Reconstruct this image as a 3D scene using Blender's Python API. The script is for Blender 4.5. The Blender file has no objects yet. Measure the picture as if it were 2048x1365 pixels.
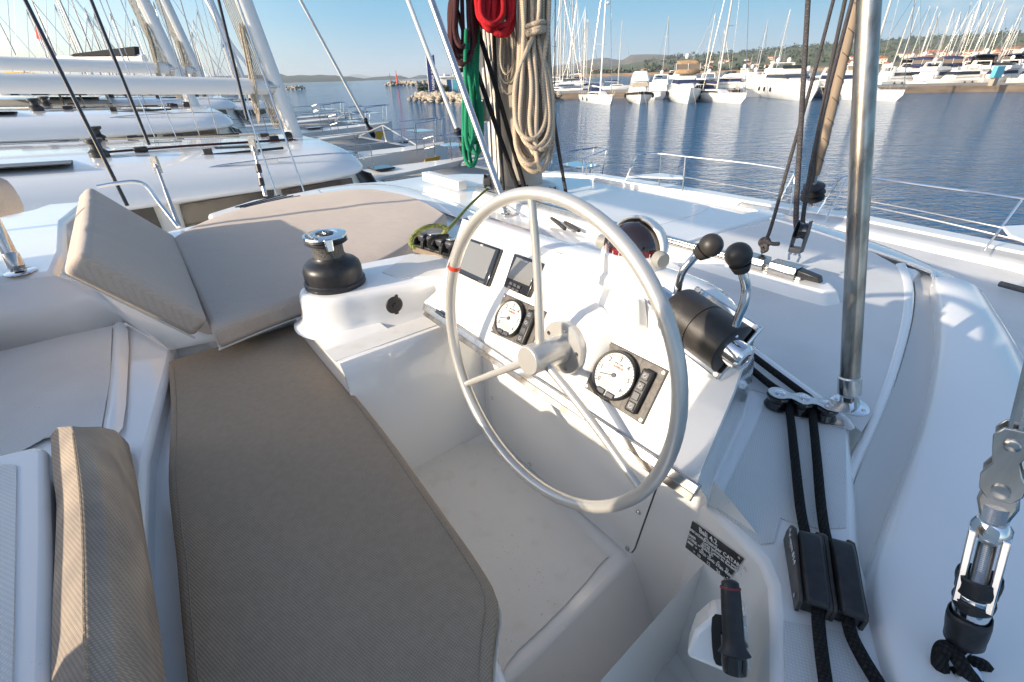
import bpy, bmesh, math, random
from mathutils import Vector as V, Matrix
random.seed(7)
D = bpy.data; SC = bpy.context.scene; COL = SC.collection
rad = math.radians
# ------------------------------------------------------------------ camera
EYE = V((0, 0, 4.2)); FPX = 910.0; ROLL = rad(1.55)
PITCH = math.atan(531*math.cos(ROLL)/FPX)
FW = V((0, math.cos(PITCH), -math.sin(PITCH))); _r = V((1, 0, 0)); _u = _r.cross(FW)
RT = _r*math.cos(ROLL) - _u*math.sin(ROLL); UP = _u*math.cos(ROLL) + _r*math.sin(ROLL)
cd = D.cameras.new('camera'); cam = D.objects.new('camera', cd); COL.objects.link(cam)
cam.matrix_world = Matrix(((RT.x, UP.x, -FW.x, EYE.x), (RT.y, UP.y, -FW.y, EYE.y), (RT.z, UP.z, -FW.z, EYE.z), (0, 0, 0, 1)))
cd.sensor_width = 36; cd.lens = 36*FPX/2048; cd.clip_start = .02; cd.clip_end = 90000
SC.camera = cam
# ------------------------------------------------------------------ sky, sun, exposure
SUN_TRAVEL = rad(25); SUN_EL = rad(18.5)       # heading the light travels to, and its height
SC.view_settings.view_transform = 'Standard'; SC.view_settings.look = 'None'
SC.view_settings.exposure = .97; SC.view_settings.gamma = 1
SC.cycles.max_bounces = 6; SC.cycles.diffuse_bounces = 4; SC.cycles.glossy_bounces = 4; SC.cycles.transmission_bounces = 4
SC.cycles.transparent_max_bounces = 6; SC.cycles.volume_bounces = 0
SC.cycles.sample_clamp_indirect = 6
SC.cycles.caustics_reflective = False; SC.cycles.caustics_refractive = False
try: SC.cycles.use_denoising = True
except Exception: pass
W_ = D.worlds.new('World'); SC.world = W_; W_.use_nodes = True
nt = W_.node_tree; nt.nodes.clear(); N = nt.nodes.new; LK = nt.links.new
sky = N('ShaderNodeTexSky'); sky.sky_type = 'NISHITA'; sky.sun_disc = False
sky.sun_elevation = SUN_EL; sky.sun_rotation = rad(90) - (SUN_TRAVEL + math.pi)
sky.altitude = 0; sky.air_density = .85; sky.dust_density = 1.2; sky.ozone_density = .9
bg = N('ShaderNodeBackground'); bg.inputs[1].default_value = .15
out = N('ShaderNodeOutputWorld')
# a low bank of cumulus over the hills to the right, and faint cirrus
tc = N('ShaderNodeTexCoord'); mp = N('ShaderNodeMapping'); mp.inputs['Scale'].default_value = (1, 1, 2.6)
LK(tc.outputs['Generated'], mp.inputs[0])
no = N('ShaderNodeTexNoise'); no.inputs['Scale'].default_value = 7.5; no.inputs['Detail'].default_value = 7; no.inputs['Roughness'].default_value = .58
LK(mp.outputs[0], no.inputs['Vector'])
sx = N('ShaderNodeSeparateXYZ'); LK(tc.outputs['Generated'], sx.inputs[0])
def mrange(src, a, b, c=0., d=1.):
    m = N('ShaderNodeMapRange'); m.interpolation_type = 'SMOOTHSTEP'
    m.inputs[1].default_value = a; m.inputs[2].default_value = b; m.inputs[3].default_value = c; m.inputs[4].default_value = d
    LK(src, m.inputs[0]); return m.outputs[0]
def mth(op, a, b):
    m = N('ShaderNodeMath'); m.operation = op
    for i, q in enumerate((a, b)):
        if isinstance(q, (int, float)): m.inputs[i].default_value = q
        else: LK(q, m.inputs[i])
    return m.outputs[0]
side = mrange(sx.outputs['X'], .52, .80)
alt = mth('MULTIPLY', mrange(sx.outputs['Z'], .0, .05), mrange(sx.outputs['Z'], .20, .05))
dens = mth('MULTIPLY', mth('MULTIPLY', side, alt), mrange(no.outputs[0], .40, .60))
# away from the sun the low sky is a deeper, cleaner blue than the model's pale horizon
SKYK = .15*2**.22
rmp = N('ShaderNodeValToRGB'); LK(sx.outputs['Z'], rmp.inputs[0]); el = rmp.color_ramp.elements
el[0].position = 0.; el[0].color = (.40, .475, .52, 1); el[1].position = .5; el[1].color = (.17, .235, .33, 1)
for p_, c_ in ((.035, (.31, .42, .50)), (.09, (.19, .36, .49)), (.17, (.105, .305, .49)), (.30, (.13, .25, .39))): e_ = el.new(p_); e_.color = (*c_, 1)
sc_ = N('ShaderNodeVectorMath'); sc_.operation = 'SCALE'; sc_.inputs['Scale'].default_value = 1/SKYK; LK(rmp.outputs[0], sc_.inputs[0])
dt = N('ShaderNodeVectorMath'); dt.operation = 'DOT_PRODUCT'; LK(tc.outputs['Generated'], dt.inputs[0]); dt.inputs[1].default_value = (math.cos(SUN_TRAVEL), math.sin(SUN_TRAVEL), 0)
fac = mth('MULTIPLY', mrange(dt.outputs['Value'], -.45, .25), mrange(sx.outputs['Z'], .62, .25))
mx0 = N('ShaderNodeMixRGB'); LK(fac, mx0.inputs[0]); LK(sky.outputs[0], mx0.inputs[1]); LK(sc_.outputs[0], mx0.inputs[2])
mix = N('ShaderNodeMixRGB'); LK(dens, mix.inputs[0]); LK(mx0.outputs[0], mix.inputs[1]); mix.inputs[2].default_value = (3.5, 3.45, 3.5, 1)
LK(mix.outputs[0], bg.inputs[0]); LK(bg.outputs[0], out.inputs[0])
sl = D.lights.new('sun', 'SUN'); sl.energy = 3.4; sl.angle = rad(.53); sl.color = (1, .86, .68)
so = D.objects.new('sun', sl); COL.objects.link(so)
LD = V((math.cos(SUN_TRAVEL)*math.cos(SUN_EL), math.sin(SUN_TRAVEL)*math.cos(SUN_EL), -math.sin(SUN_EL)))
so.rotation_mode = 'QUATERNION'; so.rotation_quaternion = LD.to_track_quat('-Z', 'Y'); so.location = (-20, -10, 30)
# ------------------------------------------------------------------ measuring helpers (surveying the photograph)
BA = rad(37.8)                                   # heading of the boat
EF = V((math.cos(BA), math.sin(BA), 0)); ES = V((math.sin(BA), -math.cos(BA), 0)); EZ = V((0, 0, 1))
def P(f, s, z): return EF*f + ES*s + EZ*z
def ray(x, y): return (FW*FPX + RT*(x-1024) - UP*(y-682.5)).normalized()
def onp(x, y, p0, n): d = ray(x, y); return EYE + d*((p0-EYE).dot(n)/d.dot(n))
def az(x, y, z): return onp(x, y, V((0, 0, z)), EZ)
def ons(x, y, s): return onp(x, y, ES*s, ES)
def onf(x, y, f): return onp(x, y, EF*f, EF)
def ad(x, y, d): r = ray(x, y); return EYE + r*(d/r.dot(FW))
def ah(x, y, d):                                 # point seen at a horizontal distance d
    r = ray(x, y); return EYE + r*(d/math.hypot(r.x, r.y))
def fsz(p): return p.dot(EF), p.dot(ES), p.z
# ------------------------------------------------------------------ materials
def mat(name, col, rough=.5, metal=0., coat=0., noise=None, bump=None, weave=None, spec=.5, trans=0., emis=None, alpha=1., stripes=None, sheen=0., specks=None):
    m = D.materials.new(name); m.use_nodes = True; t = m.node_tree; b = t.nodes['Principled BSDF']
    def set_(k, v):
        if k in b.inputs: b.inputs[k].default_value = v
    set_('Base Color', (*col, 1)); set_('Roughness', rough); set_('Metallic', metal); set_('Coat Weight', coat); set_('Coat Roughness', .04)
    set_('Specular IOR Level', spec); set_('Transmission Weight', trans); set_('Alpha', alpha); set_('Sheen Weight', sheen)
    nn = t.nodes.new; lk = t.links.new
    tcn = nn('ShaderNodeTexCoord'); cur = None; h = None
    def scaled(sc, rot=(0, 0, 0)):
        q = nn('ShaderNodeMapping'); q.inputs['Scale'].default_value = sc if isinstance(sc, tuple) else (sc,)*3; q.inputs['Rotation'].default_value = rot
        lk(tcn.outputs['Object'], q.inputs[0]); return q.outputs[0]
    if noise:                                     # (scale, second colour, low, high)
        n1 = nn('ShaderNodeTexNoise'); n1.inputs['Scale'].default_value = 1; n1.inputs['Detail'].default_value = 6
        lk(scaled(noise[0]), n1.inputs['Vector'])
        r = nn('ShaderNodeMapRange'); r.inputs[1].default_value = noise[2]; r.inputs[2].default_value = noise[3]; lk(n1.outputs[0], r.inputs[0])
        mx = nn('ShaderNodeMixRGB'); lk(r.outputs[0], mx.inputs[0]); mx.inputs[1].default_value = (*col, 1); mx.inputs[2].default_value = (*noise[1], 1)
        cur = mx.outputs[0]
        rr = nn('ShaderNodeMapRange'); rr.inputs[3].default_value = max(.02, rough*.8); rr.inputs[4].default_value = min(1, rough*1.25+.02)
        lk(n1.outputs[0], rr.inputs[0]); lk(rr.outputs[0], b.inputs['Roughness'])
    if weave:                                     # (period m, depth m, dark factor, rotation)
        per, dep, dark, rot = weave; ws = []
        for k, ang in enumerate((rot, rot+math.pi/2)):
            w = nn('ShaderNodeTexWave'); w.wave_type = 'BANDS'; w.bands_direction = 'X'; w.wave_profile = 'SIN'
            w.inputs['Scale'].default_value = 1; w.inputs['Distortion'].default_value = 0
            lk(scaled(math.pi/10/per*.5*2, (0, 0, ang)), w.inputs['Vector']); ws.append(w.outputs[0])
        q = nn('ShaderNodeMath'); q.operation = 'MULTIPLY'; lk(ws[0], q.inputs[0]); lk(ws[1], q.inputs[1]); h = q.outputs[0]
        r = nn('ShaderNodeMapRange'); r.inputs[1].default_value = .05; r.inputs[2].default_value = .5; r.inputs[3].default_value = dark; r.inputs[4].default_value = 1.
        lk(h, r.inputs[0]); mx = nn('ShaderNodeMixRGB'); mx.blend_type = 'MULTIPLY'; mx.inputs[0].default_value = 1
        if cur: lk(cur, mx.inputs[1])
        else: mx.inputs[1].default_value = (*col, 1)
        lk(r.outputs[0], mx.inputs[2]); cur = mx.outputs[0]
        bp = nn('ShaderNodeBump'); bp.inputs['Distance'].default_value = dep; bp.inputs['Strength'].default_value = .8; lk(h, bp.inputs['Height']); lk(bp.outputs[0], b.inputs['Normal'])
    if bump:                                      # (scale, distance)
        n2 = nn('ShaderNodeTexNoise'); n2.inputs['Scale'].default_value = 1; n2.inputs['Detail'].default_value = 5; lk(scaled(bump[0]), n2.inputs['Vector'])
        b2 = nn('ShaderNodeBump'); b2.inputs['Distance'].default_value = bump[1]; b2.inputs['Strength'].default_value = .7; lk(n2.outputs[0], b2.inputs['Height'])
        if weave: lk(bp.outputs[0], b2.inputs['Normal'])
        lk(b2.outputs[0], b.inputs['Normal'])
    if specks:                                    # (scale, colour, threshold): small dirt spots, thicker in patches
        n3 = nn('ShaderNodeTexNoise'); n3.inputs['Scale'].default_value = 1; n3.inputs['Detail'].default_value = 2; lk(scaled(specks[0]), n3.inputs['Vector'])
        n4 = nn('ShaderNodeTexNoise'); n4.inputs['Scale'].default_value = 1; n4.inputs['Detail'].default_value = 3; lk(scaled(specks[0]*.02), n4.inputs['Vector'])
        ad_ = nn('ShaderNodeMath'); ad_.operation = 'MULTIPLY_ADD'; lk(n4.outputs[0], ad_.inputs[0]); ad_.inputs[1].default_value = .35; lk(n3.outputs[0], ad_.inputs[2])
        r3 = nn('ShaderNodeMapRange'); r3.inputs[1].default_value = specks[2]; r3.inputs[2].default_value = specks[2]+.05; r3.inputs[4].default_value = .75; lk(ad_.outputs[0], r3.inputs[0])
        m3 = nn('ShaderNodeMixRGB'); lk(r3.outputs[0], m3.inputs[0])
        if cur: lk(cur, m3.inputs[1])
        else: m3.inputs[1].default_value = (*col, 1)
        m3.inputs[2].default_value = (*specks[1], 1); cur = m3.outputs[0]
    if cur: lk(cur, b.inputs['Base Color'])
    return m
M = {}
M['gel'] = mat('gelcoat', (.87, .855, .82), .16, coat=.35, noise=(2.2, (.82, .80, .76), .45, .75), specks=(150., (.42, .36, .28), .93))
M['gelgloss'] = mat('polished_gelcoat', (.86, .85, .825), .10, coat=.6, noise=(1.6, (.82, .81, .79), .45, .75), bump=(3.5, .002))
M['gelfar'] = mat('far_gelcoat', (.80, .775, .72), .3, noise=(.7, (.68, .655, .61), .45, .8))
M['skid'] = mat('nonskid_gelcoat', (.78, .775, .75), .5, weave=(.0062, .0006, .86, rad(20)), noise=(3., (.70, .69, .66), .5, .8), specks=(110., (.36, .34, .31), .92))
M['skidfloor'] = mat('nonskid_floor', (.83, .805, .755), .5, weave=(.0052, .0008, .88, rad(32)), noise=(14., (.75, .71, .63), .56, .80), specks=(130., (.42, .36, .29), .915))
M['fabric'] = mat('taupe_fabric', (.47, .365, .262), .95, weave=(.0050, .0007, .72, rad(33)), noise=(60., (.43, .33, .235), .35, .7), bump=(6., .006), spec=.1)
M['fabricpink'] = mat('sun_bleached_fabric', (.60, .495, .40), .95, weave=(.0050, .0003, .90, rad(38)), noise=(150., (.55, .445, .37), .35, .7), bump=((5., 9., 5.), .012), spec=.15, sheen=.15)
M['piping'] = mat('pale_piping', (.62, .58, .50), .8)
M['chrome'] = mat('chrome', (.80, .80, .80), .06, 1.)
M['steel'] = mat('brushed_steel', (.62, .60, .57), .2, 1., noise=((40., 40., 4.), (.42, .39, .35), .5, .8))
M['steelw'] = mat('weathered_steel', (.46, .42, .37), .24, 1., noise=((30., 30., 9.), (.22, .19, .16), .42, .7))
M['wheel'] = mat('champagne_anodised', (.66, .635, .585), .3, .55, noise=(8., (.60, .58, .54), .4, .8))
M['alu'] = mat('anodised_mast', (.56, .56, .55), .38, .75, noise=((6., 6., .6), (.46, .46, .45), .4, .8))
M['mastface'] = mat('mast_face', (.62, .55, .45), .45, .2, noise=((6., 6., .6), (.54, .47, .38), .4, .8))
M['white'] = mat('white_paint', (.78, .77, .74), .35)
M['black'] = mat('black_plastic', (.018, .018, .02), .38, noise=(60., (.03, .03, .032), .4, .8), bump=(120., .0004))
M['blackgloss'] = mat('gloss_black', (.012, .012, .014), .12, coat=.3)
M['throttle'] = mat('throttle_shell', (.030, .027, .025), .42, noise=(25., (.055, .048, .042), .5, .8), bump=(90., .0006))
M['panel'] = mat('panel_plastic', (.13, .115, .10), .5, noise=(90., (.08, .07, .062), .35, .7), bump=(300., .0006))
M['screen'] = mat('display_glass', (.19, .185, .17), .10, coat=.8)
M['dial'] = mat('dial_face', (.66, .66, .62), .25, coat=.4)
M['dark'] = mat('dark_grey', (.06, .06, .065), .4)
M['ink'] = mat('white_print', (.75, .75, .74), .5)
M['inkgrey'] = mat('grey_print', (.05, .05, .05), .5)
M['farmast'] = mat('far_mast', (.50, .485, .45), .45)
M['gutter'] = mat('gutter_shade_grey', (.62, .61, .58), .4)  # shade on the coaming's inner face is put into this grey
M['red'] = mat('red_tape', (.75, .06, .025), .4)
M['redcomp'] = mat('red_compass_card', (.16, .012, .018), .25, coat=.6)
M['glassdark'] = mat('compass_glass', (.02, .012, .012), .05, coat=1.)
M['window'] = mat('tinted_window', (.045, .035, .026), .07, coat=.6, noise=(1.3, (.10, .065, .04), .45, .7))
M['windowfar'] = mat('dark_window', (.03, .032, .036), .12, coat=.3)
M['navy'] = mat('navy_canvas', (.018, .026, .075), .8)
M['tancanvas'] = mat('tan_canvas', (.33, .22, .125), .85, noise=(2., (.26, .17, .10), .4, .7))
M['greycanvas'] = mat('grey_canvas', (.22, .20, .185), .9, noise=(2., (.17, .155, .14), .4, .7))
M['blackcanvas'] = mat('black_canvas', (.02, .02, .022), .9)
M['brownwrap'] = mat('brown_wrap', (.30, .225, .155), .75, noise=((8., 8., 2.), (.22, .165, .115), .4, .7), bump=((25., 25., 9.), .004))
def rope(name, c, c2): return mat(name, c, .85, weave=(.0075, .002, .45, rad(45)), noise=(90., c2, .4, .65), spec=.2)
M['ropeblack'] = rope('black_rope', (.020, .020, .021), (.035, .034, .033))
M['ropegrey'] = rope('grey_rope', (.075, .07, .072), (.13, .12, .12))
M['ropebeige'] = rope('beige_rope', (.80, .64, .47), (.68, .53, .37))
M['ropewhite'] = rope('cream_line', (.66, .58, .46), (.55, .47, .36))
M['ropegreen'] = rope('green_rope', (.02, .34, .17), (.03, .24, .13))
M['ropered'] = rope('red_rope', (.68, .02, .03), (.5, .015, .02))
M['ropemaroon'] = rope('maroon_rope', (.12, .035, .035), (.05, .035, .035))
M['ropelime'] = rope('lime_rope', (.42, .46, .12), (.20, .22, .10))
M['teak'] = mat('teak', (.30, .17, .075), .6, noise=((3., 30., 30.), (.2, .11, .05), .4, .7))
M['solar'] = mat('solar_cells', (.05, .05, .06), .35, weave=(.12, .0001, .6, rad(0)))
M['net'] = mat('trampoline_net', (.55, .53, .49), .9, weave=(.06, .002, .35, rad(10)))
M['rock'] = mat('pale_rock', (.46, .40, .32), .9, noise=(1.1, (.30, .25, .19), .35, .7), bump=(3., .08))
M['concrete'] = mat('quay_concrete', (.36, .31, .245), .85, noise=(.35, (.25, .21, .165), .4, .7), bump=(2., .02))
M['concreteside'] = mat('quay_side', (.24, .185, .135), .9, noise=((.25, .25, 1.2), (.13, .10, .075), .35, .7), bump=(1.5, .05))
M['leaf'] = mat('shrub_leaf', (.045, .06, .02), .7, noise=(2., (.09, .09, .035), .4, .7))
M['tree'] = mat('pine_leaf', (.035, .055, .025), .8, noise=(.05, (.07, .085, .04), .4, .7))
M['wallwhite'] = mat('house_plaster', (.74, .68, .58), .8, noise=(.08, (.62, .52, .38), .45, .7))
M['rooftile'] = mat('roof_tile', (.36, .14, .065), .8, noise=(.2, (.26, .10, .05), .4, .7))
M['yellow'] = mat('yellow_sticker', (.75, .38, .02), .4)
M['pink'] = mat('pink_patch', (.55, .05, .14), .5)
M['bannerblue'] = mat('banner_blue', (.02, .035, .14), .6)
M['blue'] = mat('blue_gelcoat', (.02, .07, .20), .25)
M['radome'] = mat('radome_white', (.78, .77, .75), .3)
M['lightblue'] = mat('light_blue_panel', (.10, .38, .50), .5)
M['grille'] = mat('rubber_black', (.02, .02, .02), .7)
# ------------------------------------------------------------------ mesh builder
class MB:
    def __init__(s): s.v = []; s.f = []
    def add(s, vs, fs):
        o = len(s.v); s.v += [V(q) for q in vs]; s.f += [tuple(i+o for i in q) for q in fs]; return s
    def poly(s, pts): return s.add(pts, [tuple(range(len(pts)))])
    def prism(s, pts, off):
        n = len(pts); off = V(off); return s.add(list(pts)+[V(q)+off for q in pts], [tuple(range(n)), tuple(range(2*n-1, n-1, -1))]+[(i, (i+1) % n, n+(i+1) % n, n+i) for i in range(n)])
    def hull2(s, a, b):                          # two matching outlines joined
        n = len(a); return s.add(list(a)+list(b), [tuple(range(n)), tuple(range(2*n-1, n-1, -1))]+[(i, (i+1) % n, n+(i+1) % n, n+i) for i in range(n)])
    def box(s, c, ax, ay, az_):
        c, ax, ay, az_ = V(c), V(ax), V(ay), V(az_)
        return s.prism([c-ax-ay+az_, c+ax-ay+az_, c+ax+ay+az_, c-ax+ay+az_], az_*-2)
    def grid(s, rows, close=False):
        n = len(rows[0]); m = len(rows); vs = [q for r in rows for q in r]
        return s.add(vs, [(i*n+j, i*n+(j+1) % n, (i+1)*n+(j+1) % n, (i+1)*n+j) for i in range(m-1) for j in range(n if close else n-1)])
    def tube(s, path, r, seg=8, closed=False, flat=None):
        path = [V(q) for q in path]; n = len(path); rows = []; prev = None
        for i, q in enumerate(path):
            a = path[(i-1) % n] if (i or closed) else q; b = path[(i+1) % n] if (i < n-1 or closed) else q
            t = (b-a); t = t.normalized() if t.length > 1e-9 else V((0, 0, 1))
            if prev is None: u = t.cross(V((0, 0, 1)) if abs(t.z) < .9 else V((1, 0, 0))).normalized()
            else: u = (prev-t*prev.dot(t)).normalized()
            prev = u; w = t.cross(u); rr = r[i] if isinstance(r, (list, tuple)) else r
            rows.append([q+(u*math.cos(2*math.pi*k/seg)+w*math.sin(2*math.pi*k/seg))*rr for k in range(seg)])
        if closed: rows.append(rows[0])
        s.grid(rows, True)
        if not closed:
            s.add(rows[0], [tuple(range(seg-1, -1, -1))]); s.add(rows[-1], [tuple(range(seg))])
        return s
    def lathe(s, c, axis, prof, seg=32):
        c = V(c); axis = V(axis).normalized(); u = axis.cross(V((0, 0, 1)) if abs(axis.z) < .9 else V((1, 0, 0))).normalized(); w = axis.cross(u)
        rows = [[c+axis*h+(u*math.cos(2*math.pi*k/seg)+w*math.sin(2*math.pi*k/seg))*r for k in range(seg)] for r, h in prof]
        s.grid(rows, True)
        if prof[0][0] > 1e-5: s.add(rows[0], [tuple(range(seg-1, -1, -1))])
        if prof[-1][0] > 1e-5: s.add(rows[-1], [tuple(range(seg))])
        return s
    def ball(s, c, r, seg=20, sq=(1, 1, 1)):
        rows = []
        for i in range(seg//2+1):
            th = math.pi*i/(seg//2)
            rows.append([V(c)+V((math.sin(th)*math.cos(2*math.pi*k/seg)*sq[0], math.sin(th)*math.sin(2*math.pi*k/seg)*sq[1], math.cos(th)*sq[2]))*r for k in range(seg)])
        return s.grid(rows, True)
    def build(s, name, m, parent=None, bevel=0, seg=2, angle=35, sub=0, solid=0, local=False, origin=None, tri=False):
        me = D.meshes.new(name)
        org = V((0, 0, 0))
        if not local:
            p = parent
            while p is not None and p.parent is not None: p = p.parent
            if p is not None: org = p.location.copy()
            elif origin is not None: org = V(origin)
        me.from_pydata([tuple(q-org) for q in s.v], [], s.f)
        bm = bmesh.new(); bm.from_mesh(me); bmesh.ops.remove_doubles(bm, verts=bm.verts, dist=1e-5)
        if tri: bmesh.ops.triangulate(bm, faces=[f for f in bm.faces if len(f.verts) > 4])
        bmesh.ops.recalc_face_normals(bm, faces=bm.faces); bm.to_mesh(me); bm.free()
        for p in me.polygons: p.use_smooth = True
        if not sub: me.set_sharp_from_angle(angle=rad(angle))
        me.materials.append(M[m] if isinstance(m, str) else m)
        o = D.objects.new(name, me); COL.objects.link(o)
        if parent is not None: o.parent = parent
        elif origin is not None and not local: o.location = origin
        if solid: q = o.modifiers.new('solid', 'SOLIDIFY'); q.thickness = solid; q.offset = -1
        if bevel:
            q = o.modifiers.new('bevel', 'BEVEL'); q.width = bevel; q.segments = seg; q.limit_method = 'ANGLE'; q.angle_limit = rad(30); q.harden_normals = False
        if sub: q = o.modifiers.new('sub', 'SUBSURF'); q.levels = sub; q.render_levels = sub
        return o
def tag(o, label=None, cat=None, group=None, kind=None):
    if label: o['label'] = label
    if cat: o['category'] = cat
    if group: o['group'] = group
    if kind: o['kind'] = kind
    return o
def thing(name, label, cat, loc, group=None, rz=0):
    o = D.objects.new(name, None); o.empty_display_size = .1; COL.objects.link(o); o.location = loc; o.rotation_euler = (0, 0, rz)
    return tag(o, label, cat, group)
def dup(root, loc, rz, label=None, group=None, scale=None):
    def cp(o, par):
        c = o.copy(); COL.objects.link(c); c.parent = par
        for ch in list(o.children):
            if ch.name in skip: continue
            cp(ch, c)
        return c
    skip = set(); r = cp(root, None); r.location = loc; r.rotation_euler = (0, 0, rz)
    if scale: r.scale = scale
    if label: r['label'] = label
    if group: r['group'] = group
    return r
def text(s, o, xd, yd, size, m, parent, name='lettering', align='LEFT', ext=.0004):
    cu = D.curves.new(name, 'FONT'); cu.body = s; cu.size = size; cu.extrude = ext; cu.align_x = align; cu.align_y = 'CENTER'; cu.resolution_u = 2; cu.offset = size*.018
    ob = D.objects.new(name, cu); COL.objects.link(ob); xd = V(xd).normalized(); yd = V(yd); yd = (yd-xd*yd.dot(xd)).normalized(); z = xd.cross(yd)
    p = parent
    while p.parent is not None: p = p.parent
    o = V(o)-p.location
    ob.matrix_local = Matrix(((xd.x, yd.x, z.x, o.x), (xd.y, yd.y, z.y, o.y), (xd.z, yd.z, z.z, o.z), (0, 0, 0, 1)))
    cu.materials.append(M[m]); bpy.context.view_layer.update()
    me = D.meshes.new_from_object(ob.evaluated_get(bpy.context.evaluated_depsgraph_get())); mw = ob.matrix_local.copy(); D.objects.remove(ob)
    ob = D.objects.new(name, me); COL.objects.link(ob); ob.parent = parent; ob.matrix_local = mw; return ob
ORD = 'first second third fourth fifth sixth seventh eighth ninth tenth eleventh twelfth thirteenth fourteenth fifteenth sixteenth seventeenth eighteenth nineteenth twentieth'.split()
def ordinal(i):
    if i < 20: return ORD[i]
    t = ('twenty', 'thirty', 'forty', 'fifty')[(i+1)//10-2]; u = (i+1) % 10
    return t+'-'+ORD[u-1] if u else {20: 'twentieth', 30: 'thirtieth', 40: 'fortieth', 50: 'fiftieth'}[i+1]
def rank(objs, fmt):                              # label a row of look-alikes by their order from the left
    for i, o in enumerate(sorted(objs, key=lambda o: proj(o.location)[0])): o['label'] = fmt % ordinal(i)
def smooth(pts, n=6, closed=False):
    pts = [V(q) for q in pts]; L = len(pts); out_ = []
    for i in range(L if closed else L-1):
        if closed: p0, p1, p2, p3 = pts[(i-1) % L], pts[i], pts[(i+1) % L], pts[(i+2) % L]
        else: p0, p1, p2, p3 = pts[max(0, i-1)], pts[i], pts[i+1], pts[min(L-1, i+2)]
        for k in range(n):
            t = k/n; out_.append(.5*((2*p1)+(p2-p0)*t+(2*p0-5*p1+4*p2-p3)*t*t+(3*p1-p0-3*p2+p3)*t**3))
    if not closed: out_.append(pts[-1])
    return out_
def Z(z, *px): return [az(x, y, z) for x, y in px]
# ================================================================== OWN CATAMARAN: coachroof, helm footwell, console
ZR = 3.2
boat = thing('catamaran', 'white sailing catamaran the picture is taken from, with the steering console and coachroof', 'catamaran', P(1, -3.5, 0))
# hull sides down to the water
m = MB(); hb = [P(8.1, -8, 2.16), P(8.1, -.1, 2.16), P(7.0, .95, 2.16), P(-5, 1.15, 2.16), P(-5, -8.1, 2.16), P(6, -8.15, 2.16)]
m.hull2(hb, [q+V((0, 0, -2.5))+(P(3, -3.6, 0)-V((q.x, q.y, 0)))*.03 for q in hb])
m.build('hull', 'gel', boat, .05)
# foredeck with a gunwale
m = MB(); edge = Z(2.2, (1060, 350), (1200, 358), (1330, 378), (1457, 400), (1606, 426), (1703, 440), (2048, 511), (2300, 575))
inner = [q-EF*.32 for q in edge]
m.prism(edge+[P(2.5, .9, 2.2), P(2.4, -7.7, 2.2)], (0, 0, -.2)); m.build('foredeck', 'skid', boat)
m = MB(); m.hull2(edge+inner[::-1], [q+V((0, 0, .11)) for q in edge]+[q+V((0, 0, .11)) for q in inner[::-1]])
m.build('gunwale', 'gel', boat, .03)
# beige inner side of the bow cockpit
m = MB(); a = [q-EF*.34 for q in Z(2.2, (1500, 408), (1606, 426), (1703, 440), (2048, 511), (2200, 550))]; b = [q+V((0, 0, -.02))-EF*.5 for q in a]
m.grid([[q+V((0, 0, .09)) for q in a], b]); m.build('bow_cockpit_side', M['gel'], boat, solid=.02)
# coachroof slab
rim = Z(ZR, (410, 445), (520, 404), (620, 380), (700, 367), (780, 362), (845, 352), (930, 347), (1060, 350), (1180, 357), (1300, 378), (1430, 405), (1520, 425))
rimr = Z(ZR, (1600, 470), (1750, 515), (1850, 541))
body = rim+rimr+[P(3.2, -.45, ZR), P(2.4, -.42, ZR), P(1.8, -.35, ZR), P(1.6, -.3, ZR), P(.95, -.2, ZR), P(.95, -1.62, ZR), P(.3, -1.62, ZR), P(.0, -2.25, ZR), P(-.6, -2.25, ZR), P(-.6, -4.1, ZR), P(-.3, -4.4, ZR)]
m = MB(); m.prism(body, (0, 0, -.22)); m.build('coachroof', 'gelgloss', boat, .035, 3, tri=False)
# side walls of the saloon below the roof
m = MB(); wl = [q+V((0, 0, -.2))+(P(1.5, -2.8, 0)-V((q.x, q.y, 0)))*.06 for q in rim+rimr+[P(3.2, -.2, ZR), P(-4.5, 0, ZR), P(-4.5, -5.4, ZR)]]
m.grid([wl+[wl[0]], [q-EZ*.9 for q in wl]+[wl[0]-EZ*.9]]); m.build('saloon_wall', 'gel', boat)
# textured anti-slip areas on the roof
def sheet(name, pts, mt, z=.008, th=.003, bev=0):
    m = MB(); m.prism([q+V((0, 0, z)) for q in pts], (0, 0, -th)); return m.build(name, mt, boat, bev)
sheet('antislip_panel', Z(ZR, (1340, 500), (1452, 470), (1560, 438), (1640, 462), (1740, 505), (1812, 545), (1822, 640), (1775, 780), (1722, 868), (1640, 800), (1520, 705), (1400, 600)), 'skid')
sheet('antislip_panel', [*Z(ZR, (1170, 372), (1290, 385), (1420, 413), (1400, 428), (1250, 470), (1150, 450), (1110, 400))], 'gel', .003)
sheet('roof_seam_rib', Z(ZR, (1362, 492), (1342, 482), (1420, 450), (1522, 424), (1560, 434), (1450, 463)), 'gelgloss', .022, .03, .008)
# raised crown of the roof round the sun pad, to port
rows = [Z(ZR, (395, 462), (430, 438), (520, 404), (620, 380), (700, 367), (790, 366), (880, 392), (985, 440)),
        [q+V((0, 0, .06)) for q in Z(ZR, (400, 475), (440, 455), (525, 422), (622, 396), (702, 381), (790, 380), (880, 408), (980, 455))],
        [q+V((0, 0, .03)) for q in Z(ZR, (405, 492), (450, 475), (530, 442), (624, 415), (705, 399), (790, 397), (880, 428), (975, 470))]]
m = MB(); m.grid(rows); m.build('roof_crown', 'gelgloss', boat, sub=2)
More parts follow.
